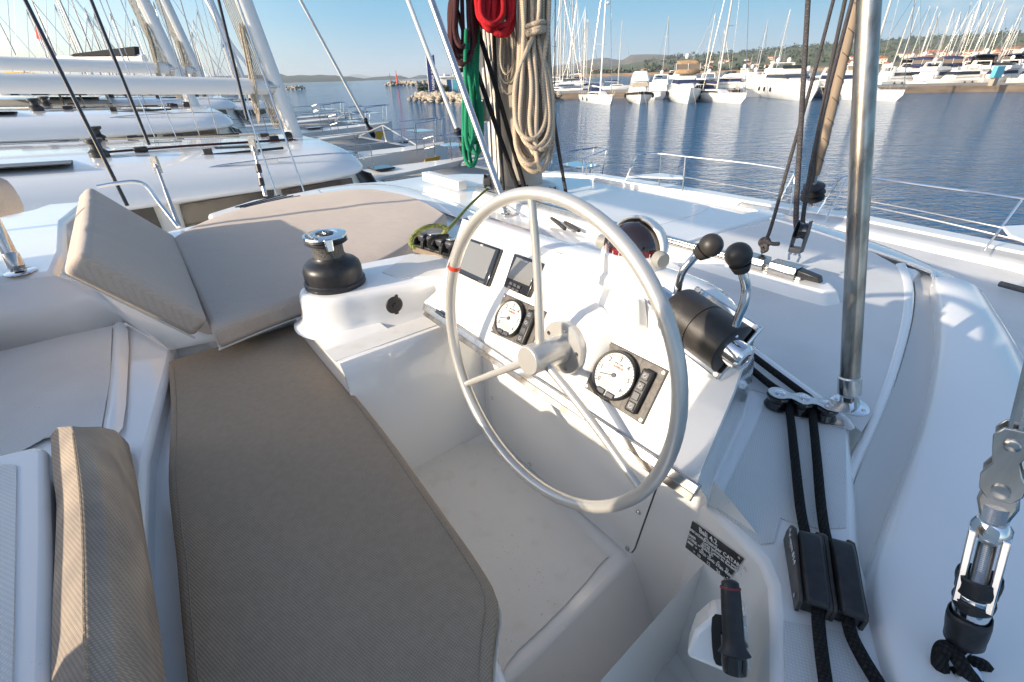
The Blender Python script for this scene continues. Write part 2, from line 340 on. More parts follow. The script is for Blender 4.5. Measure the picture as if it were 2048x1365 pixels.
# vent housing left of the pad
m = MB(); q = Z(ZR+.1, (413, 428), (505, 400), (640, 378), (650, 388), (520, 418), (425, 448)); m.prism(q, (0, 0, -.12)); vent = m.build('vent_housing', 'gel', boat, .03, 3)
m = MB()
for k in range(6):
    a_, b_ = az(470+k*9, 415+k*.5, ZR+.103), az(560+k*13, 391+k*.4, ZR+.103); m.tube([a_+V((0, 0, .0)), b_], .006, 5)
m.build('vent_slot', 'dark', vent)
# hatch edge beside the mast
m = MB(); a_, b_ = az(852, 352, ZR+.08), az(925, 372, ZR+.06); d_ = (b_-a_)
m.box((a_+b_)/2, d_/2, EF*.05, EZ*.045); m.build('hatch_track', 'gel', boat, .008)
m = MB(); m.prism(Z(ZR+.01, (930, 372), (870, 355), (1060, 352), (1075, 372)), (0, 0, -.02)); m.build('roof_hatch', 'gel', boat, .006)
# ---- starboard gutter and outer coaming
lip = [(1812, 528, 3.21), (1830, 560, 3.21), (1830, 620, 3.21), (1813, 690, 3.21), (1786, 780, 3.21), (1748, 868, 3.208), (1720, 928, 3.20), (1694, 1000, 3.18), (1690, 1100, 3.17), (1690, 1180, 3.17), (1725, 1365, 3.17), (1770, 1600, 3.17)]
def offp(L, dx, dz): return [az(x+dx, y, z)+V((0, 0, dz)) for x, y, z in L]
rows = [offp(lip, -24, -.01), offp(lip, -19, .004), offp(lip, -6, .007), offp(lip, 0, .0), offp(lip, 3, -.03)]
m = MB(); m.grid(rows); m.build('gutter_lip', 'gelgloss', boat, sub=2)
out_l = [(1868, 553, 3.24), (1880, 600, 3.24), (1884, 645, 3.24), (1878, 720, 3.24), (1862, 800, 3.24), (1838, 880, 3.24), (1805, 960, 3.24), (1775, 1040, 3.24), (1748, 1110, 3.24), (1735, 1190, 3.24), (1790, 1365, 3.24), (1850, 1600, 3.24)]
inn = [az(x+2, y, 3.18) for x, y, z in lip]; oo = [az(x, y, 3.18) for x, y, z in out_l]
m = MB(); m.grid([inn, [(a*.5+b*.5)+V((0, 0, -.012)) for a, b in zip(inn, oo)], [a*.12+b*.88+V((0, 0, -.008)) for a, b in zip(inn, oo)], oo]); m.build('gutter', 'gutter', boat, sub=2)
far_r = [(1990, 598, 3.2), (2020, 640, 3.2), (2060, 690, 3.2), (2110, 780, 3.2), (2170, 860, 3.2), (2230, 950, 3.2), (2300, 1050, 3.2), (2350, 1150, 3.2), (2400, 1250, 3.2), (2450, 1330, 3.2), (2500, 1450, 3.2), (2600, 1700, 3.2)]
A_ = [az(*q) for q in out_l]; B_ = [az(*q) for q in far_r]
rows = [[q+V((0, 0, -.07)) for q in A_], [q+V((0, 0, -.008)) for q in A_]]
for t, dz in ((.05, .008), (.3, .03), (.6, .035), (.85, .01), (1., -.06)): rows.append([a*(1-t)+b*t+V((0, 0, dz)) for a, b in zip(A_, B_)])
rows.append([q+V((0, 0, -.9))+ES*.1 for q in B_])
m = MB(); m.grid(rows); m.build('side_coaming', 'gelgloss', boat, sub=2)
# glossy strip between roof and bow, in front
ra = Z(ZR, (1520, 425), (1600, 455), (1700, 490), (1790, 518), (1868, 553)); rb = Z(ZR-.05, (1470, 400), (1600, 430), (1740, 475), (1860, 520), (1990, 598))
m = MB(); m.grid([[q+V((0, 0, .0)) for q in ra], [(a+b)/2+V((0, 0, .025)) for a, b in zip(ra, rb)], rb, [q+V((0, 0, -.9))+EF*.12 for q in rb]]); m.build('front_visor', 'gelgloss', boat, sub=2)
m = MB(); m.tube([q+V((0, 0, .01)) for q in smooth(Z(ZR, (1190, 361), (1300, 382), (1430, 409), (1515, 428)), 4)], .02, 6); m.tube([q+V((0, 0, .008)) for q in smooth(Z(ZR, (1540, 440), (1620, 463), (1740, 503), (1850, 541), (1866, 556), (1868, 575)), 4)], .012, 6)
m.build('roof_trim', 'gel', boat)
# ---- footwell
m = MB()
def fw(*pts): m.poly([P(*q) for q in pts])
fw((.2, -1.38, 2.75), (.91, -1.38, 2.75), (.91, -.53, 2.75), (.2, -.5, 2.75))
fw((.2, -.5, 2.75), (.91, -.53, 2.75), (.91, -.40, 2.52), (.2, -.36, 2.52))
fw((.2, -.36, 2.52), (.91, -.40, 2.52), (.91, -.14, 2.52), (.2, -.14, 2.52), (-.4, -.14, 2.52), (-.4, -.3, 2.52))
m.build('footwell_floor', 'gel', boat, .012, 3)
sheet('floor_antislip', smooth([P(.32, -1.33, 2.75), P(.84, -1.33, 2.75), P(.85, -.66, 2.75), P(.80, -.58, 2.75), P(.42, -.55, 2.75), P(.30, -.6, 2.75)], 4, True), 'skidfloor')
sheet('floor_antislip', [P(.3, -.30, 2.52), P(.83, -.33, 2.52), P(.83, -.2, 2.52), P(.3, -.2, 2.52)], 'skidfloor')
m = MB(); m.poly([P(.91, -1.6, 2.5), P(.91, -.14, 2.5), P(.91, -.19, 3.2), P(.91, -.36, 3.3), P(.8, -.36, 3.45), P(.8, -1.45, 3.45), P(.91, -1.6, 3.3)]); m.build('footwell_front', 'gel', boat)
m = MB(); side_prof = [(-1.38, 2.75), (-1.39, 3.3), (-1.43, 3.345), (-1.46, 3.335), (-1.595, 3.325), (-1.615, 3.335), (-1.62, 3.42), (-1.65, 3.445), (-2.3, 3.28)]
m.grid([[P(.345, a, b), P(.6, a, b), P(.93, a, b)] for a, b in side_prof[:5]]); 
m.grid([[P(.345, -1.38, 3.2), P(.345, -1.46, 3.2), P(.345, -1.9, 3.2), P(.345, -2.2, 3.2)], [P(.35, -1.43, 3.34), P(.35, -1.5, 3.332), P(.35, -1.9, 3.31), P(.35, -2.2, 3.26)], [P(.6, -1.46, 3.333), P(.6, -1.595, 3.325), P(.6, -1.9, 3.31), P(.5, -2.2, 3.26)]])
m.build('footwell_side', 'gelgloss', boat, angle=60)
sheet('shelf_antislip', [P(.34, -1.47, 3.334), P(.80, -1.47, 3.334), P(.80, -1.585, 3.326), P(.34, -1.585, 3.326)], 'skidfloor', .003, .002)
# cockpit coaming top to port of the console
cm = Z(3.445, (740, 560), (815, 508), (905, 505), (930, 470), (990, 440), (1080, 470), (960, 570), (893, 566))
m = MB(); m.prism([q for q in cm], (0, 0, -.25)); m.build('coaming_top', 'gel', boat, .015)
sheet('coaming_antislip', Z(3.449, (765, 548), (818, 512), (900, 514), (905, 540), (880, 556), (800, 560)), 'skidfloor')
# starboard wall, and the line deck aft of the console
ld = Z(3.204, (1545, 1365), (1545, 1250), (1540, 1165), (1522, 1120), (1408, 1000), (1395, 975), (1400, 800), (1480, 660), (1700, 830), (1716, 1000), (1722, 1100), (1800, 1365), (1850, 1600), (1545, 1600))
m = MB(); m.prism(ld, (0, 0, -.75)); m.build('line_deck', 'gelgloss', boat, .022, 3)
sheet('deck_antislip', Z(3.2, (1432, 1022), (1470, 945), (1530, 815), (1600, 835), (1684, 848), (1690, 860), (1690, 1060), (1640, 1062), (1572, 1046), (1560, 1040), (1545, 1090), (1520, 1092), (1470, 1050)), 'skid')
sheet('deck_antislip', Z(3.2, (1505, 722), (1560, 765), (1640, 800), (1560, 800), (1502, 782)), 'skid')
sheet('deck_antislip', Z(3.2, (1565, 1245), (1690, 1270), (1745, 1365), (1800, 1500), (1570, 1500)), 'skid')
m = MB(); m.grid([Z(3.205, (1505, 690), (1600, 762), (1700, 830), (1712, 860)), [q+V((0, 0, .014)) for q in Z(3.205, (1506, 700), (1598, 772), (1690, 838), (1705, 862))], Z(3.205, (1506, 712), (1596, 784), (1680, 846), (1698, 866))])
m.build('deck_rib', 'gelgloss', boat, sub=1)
# bench moulding
m = MB(); bp = [P(.32, -2.22, 3.16), P(.343, -1.62, 3.16), P(.343, -1.2, 3.16), P(.335, -.52, 3.16), P(.27, -.46, 3.16), P(.22, -.2, 3.16), P(-.5, .0, 3.16), P(-.5, -2.4, 3.16), P(-.1, -2.5, 3.16)]
m.prism(bp, (0, 0, -.7)); m.build('bench_base', 'gel', boat, .03, 3)
# deck aft of the bench
m = MB(); m.prism([P(.02, -2.6, 3.225), P(-.1, -2.3, 3.225), P(-.13, -2.12, 3.225), P(-.25, -1.5, 3.225), P(-.3, -.9, 3.225), P(-.28, 0, 3.225), P(-1.6, 0, 3.225), P(-1.6, -2.9, 3.225), P(-.4, -2.9, 3.225), P(.0, -2.8, 3.225)], (0, 0, -.3)); m.build('aft_deck', 'gelgloss', boat, .02, 2)
sheet('aft_antislip', [q for q in Z(3.232, (-200, 780), (0, 706), (180, 658), (226, 650), (222, 760), (205, 862), (90, 880), (-50, 960))], 'skid')
m = MB(); m.grid([Z(3.235, (226, 646), (222, 760), (200, 880)), [q+V((0, 0, .02)) for q in Z(3.235, (236, 645), (236, 760), (220, 880))], Z(3.235, (262, 650), (254, 760), (250, 880))]); m.build('aft_deck_rib', 'gelgloss', boat, sub=1)
# bulwark that carries the sun pad's backrest
t1 = [ons(0, 560, -2.45), ons(30, 552, -2.45), ons(112, 548, -2.45)]
blk = Z(3.5, (-260, 660), (0, 556), (110, 545), (128, 500), (128, 440), (175, 402), (95, 408), (60, 420), (-300, 500))
m = MB(); m.prism(blk, (0, 0, -.35)); m.build('aft_bulwark', 'gelgloss', boat, .03, 3)
m = MB(); a1 = Z(3.49, (-260, 668), (0, 566), (112, 552), (170, 560), (415, 662), (480, 668)); b1 = Z(3.235, (-260, 800), (0, 704), (150, 668), (255, 645), (345, 700), (500, 668)); a1[3] = az(190, 575, 3.42); a1[4] = az(415, 668, 3.27); a1[5] = az(480, 668, 3.25)
m.grid([a1, b1]); m.build('bulwark_face', 'gelgloss', boat, solid=.01)
# locker at the lower left of the seat
m = MB(); m.prism(Z(3.5, (-300, 985), (0, 906), (80, 889), (92, 900), (97, 1100), (96, 1365), (90, 1700), (-300, 1700)), (0, 0, -.3)); m.build('seat_locker', 'gel', boat, .014, 3)
m = MB(); m.prism(smooth(Z(3.504, (-60, 945), (0, 930), (28, 932), (32, 960), (24, 1365), (10, 1600), (-200, 1600)), 3, True), (0, 0, -.004)); m.build('locker_antislip', 'skid', boat)
# aft of the camera: seat back moulding, plus unseen blocks and strip added for shade
m = MB(); m.box(P(-1.15, .8, 3.7), EF*.2, ES*1.6, EZ*1.06); m.build('aft_shade_block', 'gel', boat, .05)  # tall unseen block, added to shade the side deck
m = MB(); m.box(P(-1.1, -2.0, 3.4), EF*.15, ES*1.2, EZ*.36); m.build('aft_shade_wall', 'gel', boat, .05)  # low unseen wall, added to keep the bench in shade
m = MB(); m.box(P(-.62, -.6, 3.35), EF*.14, ES*.72, EZ*.17); m.build('seat_back_moulding', 'gel', boat, .03)
m = MB(); m.box(P(-1.75, -2.3, 5.0), EF*.27, ES*1.9, EZ*.03)
for s_ in (-4.1, -.5): m.tube([P(-1.75, s_, 5.), P(-1.9, s_, 3.2)], .03)
m.build('roof_shade_strip', 'gel', boat, .02)  # unseen strip on legs, shaped to cast a shade band across the roof
# ---- console
WC = V((0.06236598, 0.98327287, 3.57566365)); WN = V((-0.77158468, -0.62863038, 0.09737001)).normalized()
TD = rad(58); ND = -EF*math.sin(TD)+EZ*math.cos(TD); PD = WC-WN*.15; UD = EF*math.cos(TD)+EZ*math.sin(TD)
def onD(x, y, off=0.): return onp(x, y, PD+ND*off, ND)
dash = [(925, 438), (1000, 462), (1082, 492), (1120, 508), (1180, 522), (1260, 545), (1330, 568), (1400, 600), (1460, 646), (1496, 684), (1488, 722), (1467, 785), (1405, 935), (1395, 965), (1120, 785), (985, 692), (848, 605), (893, 566)]
top = [onD(*q) for q in dash]
back = []
for i, q in enumerate(dash[:10]):
    back.append(top[i]+EF*(.12 if i < 8 else .07 if i == 8 else .03)+EZ*(.0 if i < 3 else .01 if i < 9 else -.004))
m = MB(); m.prism(top, ND*-.012)
m.build('console_face', 'gel', boat)
m = MB(); rim1 = top[:10]; rows = [rim1, [a+EF*.03+EZ*.012 for a in rim1], [b for b in back], [b+(EF*.10 if i < 8 else V())-EZ*.12 for i, b in enumerate(back)], [V((b.x, b.y, 3.18))+EF*.24 if i < 8 else az((1478, 1500)[i-8], (704, 737)[i-8], 3.18) for i, b in enumerate(back)]]
m.grid(rows); m.build('console_hood', 'gelgloss', boat, sub=1)
rs = [top[9], top[10], top[11], top[12], top[13]]
base = Z(3.19, (1503, 738), (1502, 790), (1482, 860), (1440, 945), (1414, 1024))
m = MB(); m.grid([rs, [a*.6+b*.4+ES*.012 for a, b in zip(rs, base)], base]); m.add([back[9], top[9], base[0], az(1500, 737, 3.18)], [(0, 1, 2, 3)])
m.build('console_side', 'gelgloss', boat, angle=50)
ls = [top[0], top[17], top[16]]; lb = [az(905, 500, 3.44), az(880, 570, 3.44), az(850, 612, 3.40)]
m = MB(); m.grid([ls, lb]); m.add([back[0], top[0], lb[0], az(960, 470, 3.42)], [(0, 1, 2, 3)]); m.build('console_port_side', 'gel', boat)
# fairing for the wheel shaft
m = MB(); fc = WC-WN*.15-UD*.015; m.lathe(fc, WN, [(.125, -.05), (.11, 0), (.092, .025), (.078, .042), (.0, .043)], 40); m.build('shaft_fairing', 'gel', boat, angle=60)
# sunken facet and raised fin beside the throttle
m = MB(); m.prism([onD(*q, .012) for q in ((1262, 690), (1320, 655), (1400, 650), (1480, 690), (1470, 745), (1440, 762), (1330, 735))], ND*-.02); m.build('throttle_seat', 'gel', boat, .01, 3)
m = MB(); m.hull2([onD(1248, 668, 0), onD(1262, 590, 0), onD(1292, 596, 0), onD(1300, 660, 0)], [onD(1252, 660, .03), onD(1266, 598, .04), onD(1278, 600, .04), onD(1272, 655, .03)]); m.build('console_fin', 'gel', boat, .012, 3)
# polished strip under the console
m = MB(); pa, pb = onD(851, 608, .006), onD(1402, 972, .006); d_ = pb-pa; n_ = 8
m.box((pa+pb)/2-UD*.012, d_/2, UD*.0125, ND*.008); stp = m.build('polished_strip', 'steel', boat, .003, 2)
m = MB(); m.box((pa+pb)/2-UD*.032+ND*-.008, d_/2*.99, UD*.012, ND*.004); m.build('strip_lip', 'steelw', stp, .001)  # darker steel paints in the dark reflection along the strip's lower half
m = MB(); m.box(onD(880, 627, .016), d_.normalized()*.03, UD*.008, ND*.003); m.build('strip_slot', 'blackgloss', stp, .003)
# access panel with screws
pp = [onf(975, 716, .905), onf(977, 800, .905), onf(985, 850, .905), onf(1040, 920, .905), onf(1154, 1021, .905), onf(1252, 1103, .905), onf(1262, 1106, .905), onf(1268, 1098, .905), onf(1306, 990, .905), onf(1330, 930, .905), onf(1100, 750, .905)]
m = MB(); m.prism(pp, EF*.004); pan = m.build('access_panel', 'gel', boat, .0015)
m = MB(); m.prism([q+EF*.0045+(q-onf(1140, 900, .905)).normalized()*.004 for q in pp], EF*.002); m.build('panel_gap', 'dark', pan)
for q in ((979, 719), (984, 797), (1060, 929), (1277, 1025), (1255, 1097), (1300, 939)): c_ = onf(*q, .904); MB().lathe(c_, -EF, [(.0085, 0), (.0085, .003), (.005, .006), (.003, .004), (0, .004)], 14).build('panel_screw', 'steel', pan)
# builder's plate
_w1, _w2 = az(1408, 1000, 3.204), az(1522, 1120, 3.204); WX = (_w2-_w1).normalized(); WNv = WX.cross(EZ); WNv = WNv if WNv.dot(EF) < 0 else -WNv
def onw(x, y, o=0.): return onp(x, y, _w1+WNv*o, WNv)
cpl = [onw(*q, .004) for q in ((1368, 1030), (1487, 1118), (1455, 1162), (1347, 1077))]
plate = thing('builder_plate', 'small black plate with white lettering screwed to the footwell wall', 'plate', cpl[3])
m = MB(); m.prism(cpl, -WNv*.002); m.build('plate', 'blackgloss', plate, .001)
xd = (cpl[1]-cpl[0]); Lx = xd.length; xd.normalize(); yd = (cpl[0]-cpl[3]); Ly = yd.length; yd.normalize()
def pt(u, v, s, size, al='LEFT'): text(s, cpl[0]+xd*Lx*u-yd*Ly*v+WNv*.0012, xd, yd, size, 'ink', plate, align=al)
pt(.47, .10, 'Bali 4.2', .023, 'CENTER'); pt(.04, .27, 'Constructeur :', .017); pt(.44, .25, 'Chantier CATANA', .0175)
pt(.44, .36, 'Zone technique du port', .0125); pt(.44, .45, '66140 Canet en Roussillon', .0125); pt(.44, .54, 'FRANCE', .0125)
pt(.04, .42, 'C\u20ac', .021); pt(.17, .46, 'n0609', .014); pt(.04, .58, 'CATEGORIE =', .0135)
pt(.04, .71, 'Max', .0135); pt(.04, .85, 'Max', .0135); pt(.19, .71, '+', .0135); pt(.38, .71, '=  2020 2040 3780 4000 kg', .0135); pt(.38, .87, '=  10      12      24      2', .0135)
for i, t_ in enumerate('ABCD'): pt(.47+.14*i, .62, t_, .0125)
m = MB()
for u, v in ((.155, .70), (.155, .85)):
    c_ = cpl[0]+xd*Lx*u-yd*Ly*v+WNv*.0012; m.box(c_, xd*.003, yd*.004, WNv*.0004); m.box(c_+yd*.006, xd*.002, yd*.002, WNv*.0004)
c_ = cpl[0]+xd*Lx*.29-yd*Ly*.71+WNv*.0012; m.box(c_, xd*.011, yd*.0045, WNv*.0004)
m.build('pictogram', 'ink', plate)
for i, q in enumerate(cpl):
    c_ = q+(sum(cpl, V())/4-q)*.09+WNv*.001; MB().lathe(c_, WNv, [(.004, 0), (.004, .0015), (0, .002)], 10).build('screw', 'steel', plate)
# ---- bilge pump with handle
bx = thing('bilge_pump', 'black manual bilge pump handle upright in a white socket on the footwell wall', 'pump', az(1440, 1330, 2.95))
NB_ = (V(ray(1440, 1290))*-1); NB_.z = .15; NB_ = (V(ray(1440, 1290))*-1-EZ*.35+ES*.1).normalized()
PB = ad(1440, 1280, .92)
def onB(x, y, o=0.): return onp(x, y, PB+NB_*o, NB_)
m = MB(); fr = [onB(*q) for q in ((1424, 1232), (1490, 1232), (1503, 1345), (1460, 1352), (1372, 1315), (1390, 1262))]
m.hull2(fr, [q-NB_*.12+(q-fr[4])*.05-ES*.0 for q in fr]); m.build('housing', 'gel', bx, .01, 3)
m = MB(); m.prism([onB(*q, .003) for q in ((1466, 1232), (1492, 1232), (1502, 1343), (1440, 1330), (1470, 1320))], NB_*-.002); m.build('steel_plate', 'steel', bx, .001)
m = MB(); m.prism(smooth([onB(*q, .004) for q in ((1424, 1236), (1450, 1234), (1462, 1250), (1462, 1325), (1445, 1333), (1427, 1318))], 3, True), NB_*-.003); m.build('socket', 'grille', bx)
ax_ = (onB(1460, 1160, .03)-onB(1470, 1320, .03)); u_ = ax_.normalized(); w_ = u_.cross(NB_).normalized()
m = MB(); c0 = onB(1470, 1325, .03); L_ = ax_.length*1.03
prof = [(.0, .0, .011), (.06, .03, .018), (.10, .05, .030), (.18, .085, .022), (.30, .125, .0195), (.6, .0, .0195), (.85, 0, .0185), (.97, 0, .016), (1., 0, .010)]
rows = []
for t, _, r in prof: rows.append([c0+u_*L_*t+(w_*math.cos(a)*r+NB_*math.sin(a)*r*.65) for a in [2*math.pi*k/14 for k in range(14)]])
m.grid(rows, True); m.add(rows[-1], [tuple(range(14))]); hnd = m.build('handle', 'black', bx, angle=60)
m = MB(); rows = [[c0+u_*L_*t+(w_*math.cos(a)*r+NB_*math.sin(a)*r*.68) for a in [2*math.pi*k/18 for k in range(18)]] for t, r in ((.885, .0175), (.885, .0195), (.912, .0193), (.912, .017))]
m.grid(rows, True); m.build('red_band', mat('dull_red_band', (.22, .03, .035), .5), hnd)
m = MB(); m.lathe(onB(1468, 1322, .02), u_, [(.022, -.02), (.024, .0), (.022, .045), (.012, .05)], 14); m.build('pivot', 'blackgloss', bx)
for q in ((1487, 1256), (1494, 1321)): MB().lathe(onB(*q, .004), NB_, [(.005, 0), (.005, .002), (0, .003)], 10).build('screw', 'steel', bx)
# ================================================================== STEERING WHEEL
wh = thing('steering_wheel', 'champagne grey three spoke steering wheel in front of the console', 'steering wheel', WC)
WA = WN.cross(EZ).normalized(); WB = WA.cross(WN).normalized()    # across, up
def ringp(a, r=.4, o=0.): return WC+WA*math.cos(a)*r+WB*math.sin(a)*r+WN*o
rows = []
for i in range(97):
    a = 2*math.pi*i/96; c_ = ringp(a); rdl = (c_-WC).normalized()
    rows.append([c_+rdl*math.cos(t)*.0155+WN*math.sin(t)*.0175 for t in [2*math.pi*k/14 for k in range(14)]])
m = MB(); m.grid(rows, True); m.build('rim', 'wheel', wh, angle=80)
def proj(p): v = p-EYE; return 1024+FPX*v.dot(RT)/v.dot(FW), 682.5-FPX*v.dot(UP)/v.dot(FW)
def rang(px, py):
    return min((2*math.pi*k/720 for k in range(720)), key=lambda a: (proj(ringp(a))[0]-px)**2+(proj(ringp(a))[1]-py)**2)
for (px, py) in ((1062, 396), (930, 768), (1285, 985)):
    a = rang(px, py); e = ringp(a, .39); dd = (e-WC).normalized(); s0 = WC+dd*.025-WN*.012
    m = MB(); pth = [s0+(e-s0)*t+WN*(-.006*math.sin(t*math.pi)) for t in [k/8 for k in range(9)]]; m.tube(pth, [.0125-.003*t/8 for t in range(9)], 14); m.build('spoke', 'wheel', wh, angle=80)
m = MB(); m.lathe(WC, WN, [(.038, -.10), (.038, -.03), (.0395, -.03), (.0395, .028), (.036, .034), (0, .034)], 40); m.build('hub', 'wheel', wh, .002)
m = MB(); m.lathe(WC-WN*.098, WN, [(.074, -.014), (.074, .006), (.070, .010), (.04, .010)], 40); fl = m.build('flange', 'wheel', wh)
for k in range(5): a = .5+k*2*math.pi/5; MB().lathe(WC-WN*.0885+(WA*math.cos(a)+WB*math.sin(a))*.056, WN, [(.006, 0), (.006, .002), (.003, .002), (0, .001)], 12).build('flange_screw', 'steel', fl)
a = rang(906, 534); rows = []
for i in range(5):
    c_ = ringp(a-.018+.036*i/4); rdl = (c_-WC).normalized(); rows.append([c_+rdl*math.cos(t)*.0162+WN*math.sin(t)*.0182 for t in [2*math.pi*k/14 for k in range(14)]])
m = MB(); m.grid(rows, True); m.build('red_tape', 'red', wh)
# ================================================================== INSTRUMENTS
def slab(name, px, off, th, mt, par, bev=.003):
    m = MB(); m.prism([onD(*q, off) for q in px], ND*-th); return m.build(name, mt, par, bev, 2)
mf = thing('chart_display', 'large square multifunction display on the console behind the wheel rim', 'display', onD(965, 500))
slab('bezel', ((920, 470), (1000, 498), (973, 573), (893, 536)), .016, .02, 'blackgloss', mf, .005)
slab('screen', ((925, 477), (991, 500), (968, 559), (904, 530)), .0168, .002, 'screen', mf, .001)
text('B&G', onD(961, 490, .0175), ES, UD, .008, 'ink', mf)
slab('button', ((957, 560), (968, 564), (966, 569), (955, 565)), .017, .001, 'inkgrey', mf, 0)
ap = thing('autopilot_control', 'small autopilot control with dark screen and six grey buttons', 'autopilot display', onD(1045, 550))
slab('bezel', ((1028, 506), (1084, 526), (1055, 595), (1006, 573)), .014, .018, 'blackgloss', ap, .004)
slab('screen', ((1033, 514), (1077, 530), (1058, 573), (1014, 555)), .0147, .002, 'screen', ap, .001)
text('Raymarine', onD(1043, 520, .0155), ES, UD, .0075, 'ink', ap)
for i in range(3):
    for j in range(2):
        c_ = onD(1022, 567, .016)+ES*(.0195*i)-UD*(.014*j); m = MB(); m.box(c_, ES*.0078, UD*.0048, ND*.002); m.build('button', 'dark', ap, .001)
def engine(px, label, detail, k):
    TL, TR, BR, BL = [onD(*q, .006) for q in px]
    t = thing('engine_panel', label, 'engine panel', BL, 'pair of engine panels on the console')
    m = MB(); m.prism([TL, TR, BR, BL], ND*-.012); m.build('panel', 'panel', t, .002)
    X = (TR-TL); w = X.length; X.normalize(); Y = (TL-BL); h = Y.length; Y = (Y-X*Y.dot(X)).normalized()
    Y = (Y*.999).normalized()
    def q(u, v, o=0.): return TL*(1-u)*(1-v)+TR*u*(1-v)+BR*u*v+BL*(1-u)*v+ND*o
    c_ = q(.37, .50); r = h*.44
    m = MB(); m.lathe(c_, ND, [(r*1.03, 0), (r*1.04, .012), (r*1.0, .016), (r*.93, .0145), (r*.93, .008)], 40); g = m.build('gauge_ring', 'black', t)
    m = MB(); m.lathe(c_, ND, [(r*.93, .008), (r*.93, .0105), (0, .0105)], 40); fc_ = m.build('dial', 'dial', t)
    m = MB()
    for i in range(31):
        a = rad(215-i*250/30); e = (X*math.cos(a)+Y*math.sin(a)); L = .05 if i % 5 else .1
        m.box(c_+e*r*(.9-L/2)+ND*.0108, e*r*L/2, e.cross(ND)*.0009, ND*.0002)
    m.build('scale_mark', 'inkgrey', fc_)
    for i, s_ in enumerate('0123456'):
        a = rad(215-i*250/6); e = (X*math.cos(a)+Y*math.sin(a)); text(s_, c_+e*r*.70+ND*.0108-Y*.0, X, Y, .0165, 'inkgrey', fc_, align='CENTER', name='numeral')
    text('RPM x1000', c_+Y*r*.50+ND*.0108, X, Y, .0055, 'inkgrey', fc_, align='CENTER'); text('YANMAR', c_+Y*r*.36+ND*.0108, X, Y, .009, 'red', fc_, align='CENTER')
    m = MB(); a = rad(195); e = X*math.cos(a)+Y*math.sin(a); m.box(c_+e*r*.33+ND*.0125, e*r*.33, e.cross(ND)*.0013, ND*.0004); m.lathe(c_, ND, [(.006, .0105), (.006, .014), (0, .0145)], 14); m.build('needle', 'inkgrey', fc_)
    m = MB(); m.box(c_-Y*r*.45+ND*.0107, X*r*.42, Y*r*.14, ND*.0002); m.build('lcd', mat('lcd_green%d' % k, (.50, .52, .40), .3), fc_)
    for sx in (-1, 1):
        m = MB(); m.box(c_-Y*r*.80+X*sx*r*.24+ND*.013, X*r*.20, Y*r*.11, ND*.003); m.build('gauge_button', 'dark', t, .002)
    m = MB(); m.box(q(.80, .52, .008), X*w*.085, Y*h*.40, ND*.008); sw = m.build('switch_frame', 'black', t, .005, 3)
    for i in range(4):
        m = MB(); b_ = q(.80, .52, .017)+Y*h*(.285-.19*i); m.box(b_, X*w*.055, Y*h*.075, ND*.002); m.build('switch', 'dark', sw, .002)
        if i != 2:
            m = MB(); rr = .0045; m.tube([b_+ND*.0022+(X*math.cos(t_)+Y*math.sin(t_))*rr for t_ in [rad(70+320*j/12) for j in range(13)]], .0005, 4); m.build('symbol', 'ink', sw)
    for u, v in ((.04, .06), (.96, .06), (.96, .94), (.04, .94)): MB().lathe(q(u, v, .0), ND, [(.0045, 0), (.0045, .002), (0, .002)], 10).build('screw', 'steel', t)
    for u in (.24, .62):
        m = MB(); m.box(q(u, .5, .0003), X*.0005, Y*h*.5, ND*.0003); m.build('groove', 'black', t)
engine(((1216, 682), (1336, 742), (1284, 850), (1167, 775)), 'engine panel with round rpm gauge at the right, below the throttle', True, 0)
engine(((1008, 587), (1092, 624), (1058, 700), (980, 664)), 'engine panel with round rpm gauge behind the upper spoke, below the autopilot display', True, 1)
# ---- compass
cc = onD(1238, 545, .0)+EF*.055+EZ*.0
cp = thing('compass', 'white domed compass with dark glass and red card on the console top', 'compass', cc)
m = MB(); m.lathe(cc-EZ*.03, EZ, [(.105, 0), (.10, .02), (.088, .03), (.086, .075), (.080, .082), (.07, .082)], 40); m.build('base', 'gel', cp)
b0 = cc+EZ*.052
m = MB(); m.ball(b0, .073, 32); m.build('dome', 'glassdark', cp)
m = MB(); m.lathe(b0, EZ, [(.0735, -.012), (.0755, .004), (.0735, .014)], 40); m.build('card', 'redcomp', cp)
m = MB(); rows = []
for i in range(13):
    th = rad(-8+ i*7.6); rows.append([])
    for k in range(17):
        ph = rad(-88+k*11)+BA; r = .086; rows[-1].append(b0+V((math.cos(ph)*math.cos(th), math.sin(ph)*math.cos(th), math.sin(th)))*r)
m.grid(rows); m.build('hood', 'gelgloss', cp, solid=.008)
gk = mat('grey_knob', (.30, .30, .28), .5)
for sgn, q in ((1, .085), (-1, .085)): MB().lathe(b0+ES*sgn*q-EF*.015, ES*sgn-EF*.4, [(.02, 0), (.02, .02), (.017, .024), (0, .024)], 20).build('knob', gk, cp)
m = MB()
for k in range(24): a = 2*math.pi*k/24; m.box(b0+V((math.cos(a), math.sin(a), 0))*.0755+EZ*.004, V((math.cos(a), math.sin(a), 0))*.0005, V((-math.sin(a), math.cos(a), 0))*.0008, EZ*.005)
m.build('card_mark', 'ink', cp)
